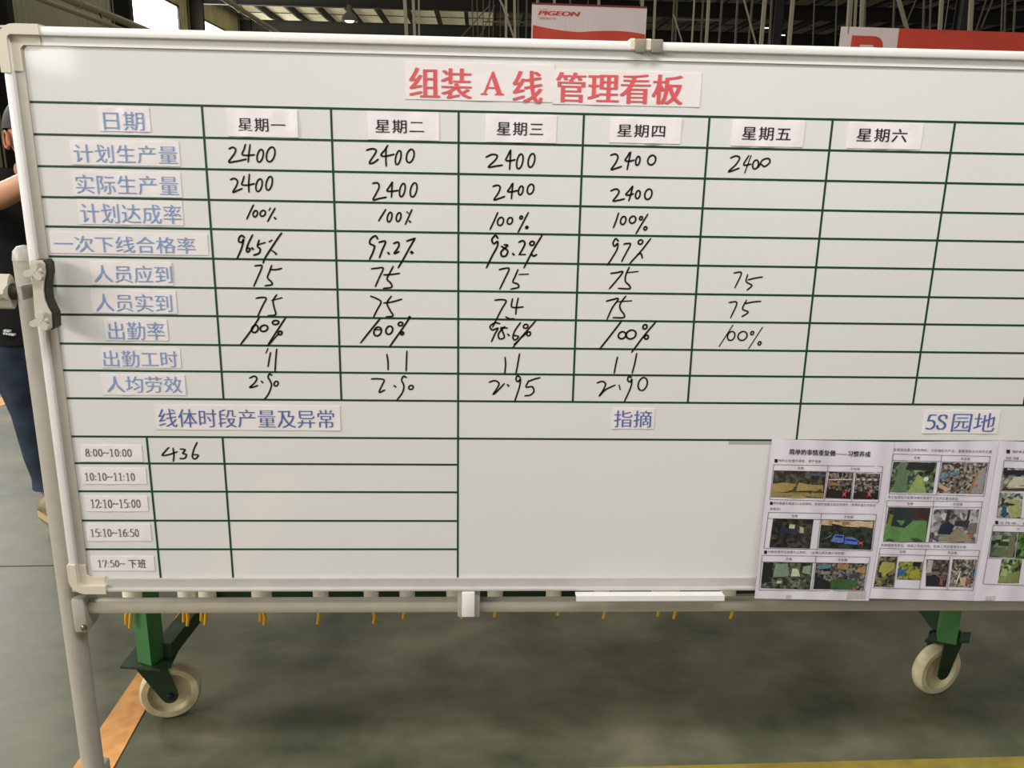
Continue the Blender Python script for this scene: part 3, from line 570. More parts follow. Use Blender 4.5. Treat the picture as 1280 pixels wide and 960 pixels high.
ink('handwritten 436 in the first time slot', ZF, [[(524, 237), (508, 254), (492, 276), (525, 272), (566, 258)], [(545, 240), (550, 272), (547, 306)], [(582, 244), (606, 248), (594, 266), (612, 272), (604, 290), (580, 292)], [(666, 211), (650, 245), (642, 282), (656, 294), (672, 276), (650, 272)]])

# paper labels -----------------------------------------------------------
def paper(px, name, label, cat, m, group=None, th=.0012, back=-.0008, wav=.0010, nx=26, nz=5, seed=0):
    a, b = P(px[0], px[1], 0), P(px[2], px[3], 0); random.seed(seed); ph = [random.uniform(0, 6) for _ in range(4)]
    def yy(x, z): u = (x - a.x) / (b.x - a.x); return back - th * .35 - wav * (.5 + .5 * math.sin(u * 17 + ph[0])) * (.5 + .5 * math.sin(u * 7 + z * 60 + ph[1]))
    vs = []; fs = []
    for j in range(nz + 1):
        for i in range(nx + 1):
            x = a.x + (b.x - a.x) * i / nx; z = b.z + (a.z - b.z) * j / nz
            vs.append((x, yy(x, z), z))
    for j in range(nz):
        for i in range(nx): q = j * (nx + 1) + i; fs.append((q, q + 1, q + nx + 2, q + nx + 1))
    n = len(vs); per = [i for i in range(nx + 1)] + [(nx + 1) * j + nx for j in range(1, nz + 1)] + [(nx + 1) * nz + i for i in range(nx - 1, -1, -1)] + [(nx + 1) * j for j in range(nz - 1, 0, -1)]
    vs += [(vs[i][0], -.0002, vs[i][2]) for i in per]
    for k in range(len(per)): fs.append((per[k], n + k, n + (k + 1) % len(per), per[(k + 1) % len(per)]))
    o = raw(name, vs, fs, m, label=label, cat=cat, group=group); o.data.polygons.foreach_set('use_smooth', [True] * len(o.data.polygons)); o.data.set_sharp_from_angle(angle=.8)
    return o, yy, yy
LB = [('日期', (122, 134, 189, 165), (128, 139, 181, 163), 'date label at the head of the left column'),
      ('计划生产量', (87, 175, 226, 208), (91, 180, 223, 205), 'planned output row'),
      ('实际生产量', (89, 214, 228, 247), (93, 218, 224, 244), 'actual output row'),
      ('计划达成率', (96, 249, 230, 282), (99, 254, 228, 280), 'plan achievement row'),
      ('一次下线合格率', (61, 290, 261, 319), (66, 294, 245, 317), 'first pass rate row, the longest of them'),
      ('人员应到', (112, 327, 217, 357), (116, 331, 216, 354), 'expected staff row'),
      ('人员实到', (113, 363, 222, 392), (118, 367, 216, 390), 'present staff row'),
      ('出勤率', (130, 399, 211, 426), (134, 402, 207, 425), 'attendance rate row, the shortest in the column'),
      ('出勤工时', (126, 435, 227, 460), (128, 438, 223, 459), 'attendance hours row'),
      ('人均劳效', (126, 468, 233, 494), (132, 470, 228, 491), 'output per person row, lowest of the blue column')]
for i, (s, pp, tt, d) in enumerate(LB):
    o, yy, yf = paper(pp, 'paper_label', 'white label, pale blue characters, ' + d, 'label', M_paper, 'blue row labels in the left column', seed=i)
    lettering(glyphs(s, 'song'), box_map(*tt, yf), M_blue, o)
for i, (s, pp, tt, d) in enumerate([('线体时段产量及异常', (193, 506, 426, 538), (197, 511, 418, 535), 'above the time slots of the lower table'),
                                    ('指摘', (766, 510, 817, 536), (768, 513, 814, 534), 'with two characters, over the empty middle box'),
                                    ('5S 园地', (1157, 513, 1246, 542), (1159, 517, 1242, 539), 'above the printed sheets at the right')]):
    o, yy, yf = paper(pp, 'paper_label', 'white label with dark blue characters, ' + d, 'label', M_paper, 'dark blue section labels', seed=30 + i)
    if i < 2: lettering(glyphs(s, 'song'), box_map(*tt, yf), M_blue2, o)
    else:
        lettering(nibtext('5S', .12, .06), box_map(1159, 518, 1182, 537, yf), M_blue2, o); lettering(glyphs('园地', 'song'), box_map(1192, 516, 1242, 540, yf), M_blue2, o)
for i, (c, pp, tt, d) in enumerate([('一', (283, 136, 373, 172), (297, 147, 357, 165), 'first'), ('二', (459, 139, 549, 176), (469, 149, 530, 167), 'second'), ('三', (607, 143, 695, 179), (621, 152, 679, 170), 'third'),
                                    ('四', (763, 147, 850, 180), (772, 155, 831, 172), 'fourth'), ('五', (916, 150, 1003, 184), (928, 158, 988, 176), 'fifth'), ('六', (1062, 153, 1150, 187), (1072, 160, 1133, 178), 'last')]):
    o, yy, yf = paper(pp, 'weekday_label', 'creased white weekday label with black characters, %s from the left in the header row' % d, 'label', M_paper2, 'weekday labels in the header row', wav=.0022, seed=50 + i)
    lettering(glyphs('星期' + c, 'kai', 1.12), box_map(*tt, yf), M_black, o)
o, yy, yf = paper((506, 77, 692, 128), 'title_label', 'left half of the big red title on a white paper strip, with the letter A', 'label', M_paper, 'red title strips', seed=70, nx=40)
lettering(glyphs('组装', 'songbold'), box_map(511, 84, 590, 124, yf), M_red, o)
lettering(GA, box_map(601, 89, 630, 119, yf), M_red, o)
lettering(glyphs('线', 'songbold'), box_map(641, 88, 678, 129, yf), M_red, o)
o, yy, yf = paper((692, 87, 874, 134), 'title_label', 'right half of the big red title on a white paper strip, four characters', 'label', M_paper, 'red title strips', seed=71, nx=40)
lettering(glyphs('管理看板', 'songbold'), box_map(695, 90, 853, 131, yf), M_red, o)
for i, (s, pp, tt, d) in enumerate([('8:00~10:00', (100, 556, 179, 577), (106, 561, 165, 571), 'topmost time slot, beside the handwritten 436'), ('10:10~11:10', (101, 585, 184, 605), (106, 591, 169, 601), 'second time slot from the top'),
                                    ('12:10~15:00', (106, 620, 186, 639), (113, 624, 176, 635), 'middle time slot'), ('15:10~16:50', (107, 655, 190, 676), (113, 661, 174, 671), 'time slot second from the bottom')]):
    o, yy, yf = paper(pp, 'time_label', 'small white label with printed clock times, ' + d, 'label', M_paper2, 'time slot labels in the lower left table', seed=90 + i)
    lettering(nibtext(s), box_map(*tt, yf), M_grey, o)
o, yy, yf = paper((113, 695, 194, 713), 'time_label', 'small white label with a clock time and two characters, lowest time slot', 'label', M_paper2, 'time slot labels in the lower left table', seed=95)
lettering(nibtext('17:50~'), box_map(122, 700, 157, 709, yf), M_grey, o); lettering(glyphs('下班', 'kai', 1.1), box_map(160, 699, 183, 710, yf), M_grey, o)
# tape remnant left of the first poster
a, b = P(911, 549), P(966, 555.5)
MB().box((a.x, -.0005, b.z), (b.x, .0002, a.z)).build('tape_strip', mat('dull_tape', (.70, .69, .64), .3), label='dull strip of clear tape on the board just left of the printed sheets', cat='tape')

# printed sheets ---------------------------------------------------------
ztop, zbot = P(1100, 551).z, P(1000, 750).z
def pfn(base, seed):
    def g(X, Z):
        t = (ztop - Z) / (ztop - zbot)
        return -.0058 - base - .017 * min(1, max(0, t)) ** .8 - .0022 * math.sin(X * 38 + seed + Z * 6) * (.35 + .65 * abs(2 * t - 1)) - .0012 * math.sin(X * 95 + seed * 2)
    def fn(px, py, lift=0.0):
        Y = -.01
        for _ in range(4): p = P(px, py, Y); Y = g(p.x, p.z) - lift
        return p
    return fn
def poster(quad, base, seed, label):
    fn = pfn(base, seed); mp = quad_map(quad, fn); nx, nz = 36, 18; vs = []; fs = []
    for j in range(nz + 1):
        for i in range(nx + 1): vs.append(mp(i / nx, j / nz))
    for j in range(nz):
        for i in range(nx): q = j * (nx + 1) + i; fs.append((q, q + 1, q + nx + 2, q + nx + 1))
    n = len(vs); vs += [v + Vector((0, .0004, 0)) for v in vs]; fs += [tuple(k + n for k in reversed(f)) for f in fs]
    o = raw('printed_sheet', vs, fs, M_poster, smooth=True, label=label, cat='poster', group='printed picture sheets at the right'); return o, fn
def pix(z, pts): return [(z[0] + x * z[2], z[1] + y * z[2]) for x, y in pts]
PHC = {}
def photo_mat(c1, c2, c3, sc=60, seed=0):
    k = (c1, c2, c3, sc)
    if k in PHC: return PHC[k]
    m = bpy.data.materials.new('printed_picture'); m.use_nodes = True; N = m.node_tree.nodes; L = m.node_tree.links; b = N['Principled BSDF']; b.inputs['Roughness'].default_value = .42
    tc = N.new('ShaderNodeTexCoord'); n = N.new('ShaderNodeTexNoise'); n.inputs['Scale'].default_value = sc; n.inputs['Detail'].default_value = 3; L.new(tc.outputs['Object'], n.inputs['Vector'])
    v = N.new('ShaderNodeTexVoronoi'); v.inputs['Scale'].default_value = sc * 1.6; L.new(tc.outputs['Object'], v.inputs['Vector'])
    s = N.new('ShaderNodeSeparateColor'); L.new(v.outputs['Color'], s.inputs[0])
    mx = N.new('ShaderNodeMath'); mx.operation = 'ADD'; L.new(n.outputs[0], mx.inputs[0]); L.new(s.outputs[0], mx.inputs[1]); mm = N.new('ShaderNodeMath'); mm.operation = 'MULTIPLY'; mm.inputs[1].default_value = .5; L.new(mx.outputs[0], mm.inputs[0])
    r = N.new('ShaderNodeValToRGB'); L.new(mm.outputs[0], r.inputs[0]); e = r.color_ramp.elements
    e[0].position = .3; e[0].color = (*lin(c1), 1); e[1].position = .74; e[1].color = (*lin(c3), 1); q = e.new(.5); q.color = (*lin(c2), 1)
    L.new(r.outputs[0], b.inputs['Base Color']); PHC[k] = m; return m
FLAT = {}
def flat(c):
    if c not in FLAT: FLAT[c] = mat('print_' + c, c, .35, var=.12, scale=150)
    return FLAT[c]
def photo(sheet, fn, z, quad, pal, shapes=(), sc=60):
    q = pix(z, quad); mp = quad_map(q, lambda x, y: fn(x, y, .0008)); n = 12; vs = [mp(i / n, j / 4) for j in range(5) for i in range(n + 1)]
    fs = [(j * (n + 1) + i, j * (n + 1) + i + 1, (j + 1) * (n + 1) + i + 1, (j + 1) * (n + 1) + i) for j in range(4) for i in range(n)]
    o = raw('printed_photo', vs, fs, photo_mat(*pal, sc), sheet)
    for k, (c, poly) in enumerate(shapes):
        mq = quad_map(q, lambda x, y: fn(x, y, .0013 + .0001 * k))
        if poly == 'x': cx, cy, r = c[1:]; c = c[0]; pts = [(cx - r, cy - r * 1.4), (cx, cy - r * .4), (cx + r, cy - r * 1.4), (cx + .45 * r, cy), (cx + r, cy + r * 1.4), (cx, cy + r * .4), (cx - r, cy + r * 1.4), (cx - .45 * r, cy)]
        elif poly == 'o': cx, cy, rx, ry = c[1:]; c = c[0]; pts = [(cx + rx * math.cos(a * math.pi / 6), cy + ry * math.sin(a * math.pi / 6)) for a in range(12)]
        else: pts = poly
        if poly != 'x' and len(pts) < 9: pts = [lerp2(pts[i], pts[(i + 1) % len(pts)], t / 3) for i in range(len(pts)) for t in range(3)]
        cx = sum(p[0] for p in pts) / len(pts); cy = sum(p[1] for p in pts) / len(pts); k_ = len(pts)
        vs = [mq(cx, cy)] + [mq(*lerp2((cx, cy), p, f_)) for f_ in (.34, .67, 1) for p in pts]
        raw('print_patch', vs, [(0, i + 1, (i + 1) % k_ + 1) for i in range(k_)] + [(1 + g * k_ + i, 1 + (g + 1) * k_ + i, 1 + (g + 1) * k_ + (i + 1) % k_, 1 + g * k_ + (i + 1) % k_) for g in (0, 1) for i in range(k_)], flat(c), o)
    return o
def pline(sheet, fn, pts, wd=.55, m=M_grey):
    vs = []; fs = []
    for (a, b) in pts:
        d = Vector((b[0] - a[0], b[1] - a[1])); n = Vector((-d.y, d.x)).normalized() * wd / 2; K = 8
        for k in range(K + 1):
            c = (a[0] + d.x * k / K, a[1] + d.y * k / K); vs += [fn(c[0] + n.x, c[1] + n.y, .0011), fn(c[0] - n.x, c[1] - n.y, .0011)]
        s = len(vs) - 2 * (K + 1); fs += [(s + 2 * i, s + 2 * i + 1, s + 2 * i + 3, s + 2 * i + 2) for i in range(K)]
    raw('table_border', vs, fs, m, sheet)
def ptext(sheet, fn, s, quad, m=M_grey, style='tiny'):
    lettering(glyphs(s, style, 1.1 if style == 'tiny' else 1), quad_map(quad, lambda x, y: fn(x, y, .0011)), m, sheet)
def table(sheet, fn, z, tl, tr, br, bl, hy, div, extra=()):
    t = pix(z, (tl, tr, br, bl)); h = [lerp2(t[0], t[3], hy), lerp2(t[1], t[2], hy)]
    ds = [(lerp2(t[0], t[1], div), lerp2(t[3], t[2], div))]
    pline(sheet, fn, [(t[0], t[1]), (t[1], t[2]), (t[2], t[3]), (t[3], t[0]), (h[0], h[1])] + ds + [tuple(pix(z, e)) for e in extra])
    for (s, u, wv) in (('合格', div / 2, 34), ('不合格', (1 + div) / 2, 50)):
        c0 = lerp2(lerp2(t[0], t[1], u), lerp2(t[3], t[2], u), hy * .5); w_ = wv * z[2] / 2; hh = 7.5 * z[2]
        sl = (t[1][1] - t[0][1]) / (t[1][0] - t[0][0])
        ptext(sheet, fn, s, [(c0[0] - w_, c0[1] - hh - w_ * sl), (c0[0] + w_, c0[1] - hh + w_ * sl), (c0[0] + w_, c0[1] + hh + w_ * sl), (c0[0] - w_, c0[1] + hh - w_ * sl)])
def lerp2(a, b, t): return (a[0] + (b[0] - a[0]) * t, a[1] + (b[1] - a[1]) * t)
def bullet(sheet, fn, z, x, y, s=16):
    q = pix(z, [(x, y), (x + s, y + 1), (x + s, y + s + 3), (x, y + s + 2)]); raw('bullet_mark', [fn(*p, .0009) for p in q], [(3, 2, 1, 0)], M_black, sheet)
RX = 'd0505a'
Z1 = (940, 540, 170 / 742); Z2 = (1090, 540, 190 / 829)
# sheet 3 first (lowest), then 2, then 1 on top
s3, f3 = poster([(1250, 551), (1400, 556), (1372, 752), (1217, 751)], .0000, 2.2, 'rightmost printed sheet, cut off by the right edge of the photo')
Z3 = (1210, 545, .1199); Z3b = (1210, 640, .1199)
bullet(s3, f3, Z3, 402, 142, 36); ptext(s3, f3, '物料不落地存放，容器统一标识', pix(Z3, [(465, 148), (1400, 175), (1395, 205), (462, 178)]))
ptext(s3, f3, '区域，定点定量', pix(Z3, [(402, 215), (900, 228), (896, 258), (400, 245)]))
table(s3, f3, Z3, (378, 255), (1450, 285), (1370, 885), (300, 850), .001, .72)
photo(s3, f3, Z3, [(375, 330), (960, 345), (930, 585), (340, 568)], ('2a2a30', '8c897c', 'b5b1a2'), [('23283a', [(0, .9), (1, .9), (1, .7), (0, .7)]), ('b9b4a3', [(.08, .1), (.2, .62), (1, .62), (1, .15)]), ('463a2e', [(0, 0), (1, 0), (1, .14), (.05, .14)])])
photo(s3, f3, Z3, [(330, 590), (575, 598), (550, 858), (298, 845)], ('3a3f38', '8c8f84', 'bcbcb0'), [('949c68', [(.5, .05), (.98, .05), (.95, .72), (.4, .75)]), ('33507e', [(.2, .05), (.42, .05), (.35, .45), (.2, .4)]), ('2b3324', [(.3, .6), (.75, .55), (.6, .48), (.3, .5)])], 90)
bullet(s3, f3, Z3, 284, 884, 32); ptext(s3, f3, '工作中，物料架整齐摆放', pix(Z3, [(330, 892), (1000, 915), (996, 945), (326, 920)]))
table(s3, f3, Z3b, (265, 135), (1330, 165), (1230, 790), (155, 750), .11, .50, (((530, 205), (490, 480)), ((205, 480), (1260, 500))))
photo(s3, f3, Z3b, [(258, 205), (518, 210), (482, 475), (220, 470)], ('22281f', '4d5844', '8a8f80'), [('6c6a50', [(.68, .02), (.95, .02), (.95, .8), (.75, .85)]), ('5d6b4e', [(.05, .05), (.7, .02), (.6, .4), (.25, .4)]), ('2c3d20', [(.3, .45), (.7, .45), (.7, .6), (.3, .6)]), ('9aa08e', [(.45, .62), (.72, .64), (.7, .72), (.45, .7)])])
photo(s3, f3, Z3b, [(530, 210), (860, 220), (830, 490), (495, 480)], ('20301c', '3f6a34', '70935a'))
photo(s3, f3, Z3b, [(352, 492), (566, 496), (528, 742), (310, 740)], ('2b3326', '5f6e3e', 'a5b083'), [('7d8754', [(.02, .02), (.98, .02), (.95, .4), (.05, .45)]), ('93a066', [(.05, .3), (.4, .3), (.35, .6), (.1, .62)])], 80)
MB().box(f3(1232, 744, .001), f3(1242, 750, .002) + Vector((0, -.0008, 0))).build('round_sticker', flat('c9c2c4'), s3)

s2, f2 = poster([(1118, 552.6), (1250, 551), (1217, 751), (1087, 748)], .0016, .7, 'middle printed picture sheet, with a picture of green floor round dark crates')
ptext(s2, f2, '各摆放位置上所有物料，只存储标示产品，重要摆放点与规范位置', pix(Z2, [(118, 88), (655, 100), (653, 116), (116, 104)]))
table(s2, f2, Z2, (116, 120), (645, 133), (612, 350), (92, 336), .16, .50)
photo(s2, f2, Z2, [(118, 162), (355, 166), (332, 333), (92, 328)], ('20261f', '4c5b45', '869a76'), [('62785a', [(.08, .02), (.4, .02), (.36, .95), (.14, .95)]), ('8a9a5e', [(.42, .0), (.86, .0), (.72, .5), (.6, .6)]), ('a9b8a4', 'x')][:2] + [('2c2f2c', [(.3, .75), (.95, .72), (.97, .98), (.35, .99)]), (('c9d2c2', .8, .45, .06, .08), 'o'), ('34405a', [(.38, .3), (.56, .55), (.4, .55)])], 90)
photo(s2, f2, Z2, [(382, 166), (634, 170), (606, 338), (354, 333)], ('2e2a26', '6a5f55', 'a79f98'), [('908e8e', [(.72, .02), (.98, .02), (.98, .9), (.8, .72)]), ('96723c', [(.66, .02), (.72, .02), (.84, .7), (.8, .7)]), ('5580a0', [(.0, .45), (.12, .48), (.14, .64), (.02, .6)]), ('5580a0', [(.2, .58), (.4, .62), (.44, .72), (.2, .68)]), ('b8987a', [(.0, .2), (.2, .05), (.28, .12), (.04, .3)]), ((RX, .82, .27, .05), 'x')], 130)
ptext(s2, f2, '各工位放区只能置存规定首两个工位的位置且定位', pix(Z2, [(88, 346), (470, 356), (468, 372), (86, 362)]))
table(s2, f2, Z2, (82, 374), (603, 380), (568, 606), (62, 598), .14, .49)
photo(s2, f2, Z2, [(90, 410), (320, 414), (292, 600), (62, 595)], ('242a2a', '3a3b34', '544c3a'), [('5f8650', [(.0, .0), (1, .0), (.96, .62), (.2, .62), (.0, .5)]), ('75792f', [(.02, .4), (.13, .55), (.16, .78), (.06, .8)]), ('2c3638', [(.12, .45), (.45, .4), (.62, .6), (.62, .98), (.16, .98)]), ('3f2f28', [(.62, .72), (.98, .66), (1, .98), (.62, .98)])], 120)
photo(s2, f2, Z2, [(340, 420), (586, 422), (562, 604), (310, 598)], ('4a464a', '8a8688', 'b8b5b6'), [('262c3c', [(.16, .25), (.44, .22), (.5, .5), (.36, .62), (.2, .52)]), ('8c826c', [(.2, .02), (.92, .02), (.9, .2), (.55, .4), (.46, .22), (.2, .18)]), ('33333a', [(.5, .5), (.8, .45), (.82, .66), (.5, .64)]), ('6e6a66', [(.78, .38), (.9, .22), (1, .3), (1, .6), (.84, .58)]), ('3a3434', [(.28, .6), (.36, .6), (.38, .98), (.3, .98)]), ('3a3434', [(.74, .6), (.79, .6), (.81, .98), (.76, .98)]), ('b4573c', [(.84, .17), (.95, .15), (.94, .24), (.86, .24)])])
ptext(s2, f2, '各种摆放有定位，结束工作后归位，结束工作后管理无杂物', pix(Z2, [(50, 608), (514, 620), (512, 636), (48, 624)]))
table(s2, f2, Z2, (44, 634), (588, 646), (550, 864), (8, 850), .15, .46, (((140, 672), (118, 850)), ((425, 680), (410, 862))))
photo(s2, f2, Z2, [(42, 678), (138, 680), (115, 847), (10, 843)], ('2c2b24', '5b5842', '8a8260'), [('a39c50', [(.1, .5), (.5, .4), (.95, .62), (.9, .8), (.2, .82)]), ('a39c50', [(.3, .35), (.5, .32), (.5, .6), (.3, .6)])], 80)
photo(s2, f2, Z2, [(148, 706), (278, 708), (264, 808), (134, 804)], ('4a5233', '7c8238', '9a9a52'), [('3a5f8d', [(0, .1), (.3, .35), (.4, .6), (0, .5)]), ('a39a38', [(.5, .1), (.95, .1), (.9, .6), (.55, .5)]), ('23252c', [(.6, .75), (.9, .72), (.95, .98), (.6, .98)])], 100)
photo(s2, f2, Z2, [(298, 694), (422, 698), (405, 845), (292, 842)], ('2c2828', '4c4440', '7b736c'), [('a9a19f', [(.0, .5), (.22, .5), (.3, .96), (.06, .98)]), ('22262a', [(.02, .02), (.6, .02), (.7, .3), (.4, .45), (.02, .36)]), (('c84a42', .73, .2, .09), 'x')], 110)
photo(s2, f2, Z2, [(442, 694), (573, 696), (548, 848), (420, 844)], ('302a2a', '6a615c', 'aba49c'), [('b9a58c', [(.38, .35), (.68, .35), (.66, .05), (.5, .08)]), ('3a6b98', [(.82, .4), (1, .42), (1, .55), (.84, .52)]), ('d0ccc6', [(.25, .1), (.3, .1), (.42, .6), (.36, .55)]), (('c84a42', .76, .22, .09), 'x')], 130)

s1, f1 = poster([(965, 549), (1118, 552.5), (1086, 751), (943, 748)], .0032, 0, 'leftmost printed sheet, with a bold heading')
ptext(s1, f1, '简单的事情重复做——习惯养成', pix(Z1, [(205, 92), (648, 106), (646, 137), (203, 123)]), M_black, 'bold')
bullet(s1, f1, Z1, 123, 147, 17); ptext(s1, f1, '物料台车整齐摆放，摆平放直', pix(Z1, [(146, 148), (378, 153), (376, 168), (144, 163)]))
table(s1, f1, Z1, (118, 178), (715, 188), (690, 384), (98, 368), .17, .50, (((556, 222), (542, 376)),))
photo(s1, f1, Z1, [(120, 210), (406, 218), (390, 362), (103, 355)], ('2a2420', '3c362c', '5f5a4c'), [('8f7c4a', [(0, 0), (1, 0), (.99, .2), (0, .22)]), ('9c8554', [(.0, .2), (.25, .2), (.4, .3), (.45, .52), (.2, .56), (0, .5)]), ('9c8554', [(.45, .25), (.75, .28), (.98, .25), (.97, .5), (.7, .5), (.5, .58)]), ('4a452c', [(.33, .2), (.55, .2), (.45, .38)]), ('4a452c', [(.8, .2), (.98, .22), (.92, .36)]), ('48556a', [(.64, .86), (.99, .82), (.99, .9), (.66, .94)])], 70)
photo(s1, f1, Z1, [(421, 217), (552, 222), (538, 365), (400, 360)], ('221d1c', '4a3f38', '8d7f76'), [('28221f', [(0, 0), (1, 0), (1, .25), (0, .35)]), ('c2b9b0', [(.02, .68), (.98, .72), (.98, .76), (.02, .72)]), ('8a6f38', [(.1, .5), (.5, .48), (.4, .6), (.14, .6)]), ((RX, .73, .17, .09), 'x')] + [('9a918c', [(.15 + .2 * k, .97), (.19 + .2 * k, .97), (.33 + .12 * k, .78), (.31 + .12 * k, .78)]) for k in range(4)], 140)
photo(s1, f1, Z1, [(566, 224), (700, 228), (688, 368), (551, 366)], ('1f1b1c', '433a38', '8d8480'), [('28221f', [(0, 0), (1, 0), (1, .25), (0, .25)]), ((RX, .63, .2, .09), 'x')] + [('b9b2ae', [(.05 + .24 * k, .72), (.18 + .24 * k, .73), (.18 + .24 * k, .8), (.05 + .24 * k, .8)]) for k in range(4)], 140)
bullet(s1, f1, Z1, 98, 380, 15); ptext(s1, f1, '物料数量多摆放200台的物料，各部件放置在指定的地方（余物料盒打印标识', pix(Z1, [(116, 380), (676, 392), (674, 408), (114, 396)]))
ptext(s1, f1, '清楚后）', pix(Z1, [(97, 411), (158, 413), (156, 428), (95, 426)]))
table(s1, f1, Z1, (90, 438), (680, 450), (655, 648), (65, 634), .17, .49)
photo(s1, f1, Z1, [(115, 472), (336, 477), (316, 636), (94, 630)], ('1b1a19', '2b2825', '4a463f'), [('b7b890', [(.42, .68), (.56, .66), (.56, .8), (.42, .82)]), ('a3a283', [(.7, .52), (.8, .53), (.78, .72), (.68, .74)]), ('c0c0c0', [(.26, .58), (.34, .58), (.34, .63), (.26, .63)]), ('5c5430', [(.02, .3), (.14, .3), (.14, .34), (.02, .34)]), ('31334a', [(.2, .5), (.58, .5), (.6, .62), (.22, .7)])], 80)
photo(s1, f1, Z1, [(380, 478), (668, 484), (650, 643), (362, 634)], ('1b1e1c', '283029', '3a423a'), [('c0a98a', [(.0, .82), (.98, .74), (.98, .98), (.02, .99)]), ('26211e', [(.1, .8), (.4, .74), (.42, .8), (.12, .9)]), ('9c7a4a', [(.05, .84), (.2, .82), (.22, .96), (.05, .96)]), ('9c7a4a', [(.4, .82), (.55, .8), (.56, .96), (.4, .96)]), ('5a72b4', [(.22, .25), (.4, .2), (.46, .22), (.46, .48), (.28, .5)]), ('23307a', [(.28, .4), (.44, .38), (.44, .45), (.3, .46)]), ('5a72b4', [(.48, .18), (.72, .16), (.74, .32), (.62, .42), (.48, .42)]), ('23307a', [(.48, .3), (.72, .26), (.72, .32), (.5, .36)]), ('8f9aa0', [(.06, .3), (.2, .42), (.22, .46), (.12, .36)]), ((RX, .79, .22, .055), 'x')], 90)
bullet(s1, f1, Z1, 66, 646, 16); ptext(s1, f1, '已破损摆齐与放置什么物料。（台角边提放量必须放置）', pix(Z1, [(88, 645), (508, 654), (506, 669), (86, 660)]))
table(s1, f1, Z1, (55, 672), (645, 683), (612, 868), (38, 862), .19, .50)
photo(s1, f1, Z1, [(62, 710), (332, 713), (316, 860), (47, 852)], ('1e211b', '3d4436', '6e7663'), [('7d8c77', [(.22, .42), (.55, .45), (.5, .95), (.25, .95)]), ('b9bda0', [(.58, .46), (.78, .46), (.72, .75), (.6, .78)]), ('8a9478', [(.8, .62), (.98, .55), (.98, .9), (.82, .85)]), ('1f2420', [(0, .2), (.2, .25), (.2, .98), (0, .98)]), ('3f4a3a', [(.15, .38), (.98, .42), (.98, .5), (.15, .44)]), ('b7baa6', [(.3, .2), (.4, .2), (.42, .3), (.32, .3)])], 90)
photo(s1, f1, Z1, [(350, 713), (630, 717), (608, 863), (334, 857)], ('201e20', '4b4a46', '8d8880'), [('232426', [(.0, .02), (.34, .02), (.3, .3), (.02, .5)]), ('3d5c38', [(.34, .02), (.85, .02), (.85, .35), (.5, .42), (.34, .35)]), ('a67c52', [(.42, .78), (.62, .76), (.66, .95), (.42, .97)]), ('a67c52', [(.8, .7), (.98, .6), (.98, .85), (.84, .85)]), ('5d7482', [(.05, .75), (.3, .8), (.3, .95), (.05, .95)]), ('3f434e', [(.66, .45), (.9, .42), (.86, .6), (.7, .6)]), (('c83c46', .81, .04, .05), 'x')], 110)
# clear tape corners on the sheets
for (sh, fn, q) in ((s1, f1, [(1060, 738), (1082, 738), (1081, 749), (1058, 749)]), (s1, f1, [(983, 744), (989, 744), (988, 749), (982, 749)])):
    raw('tape_piece', [fn(*p, .0012) for p in q], [(3, 2, 1, 0)], flat('b9b3b0'), sh)

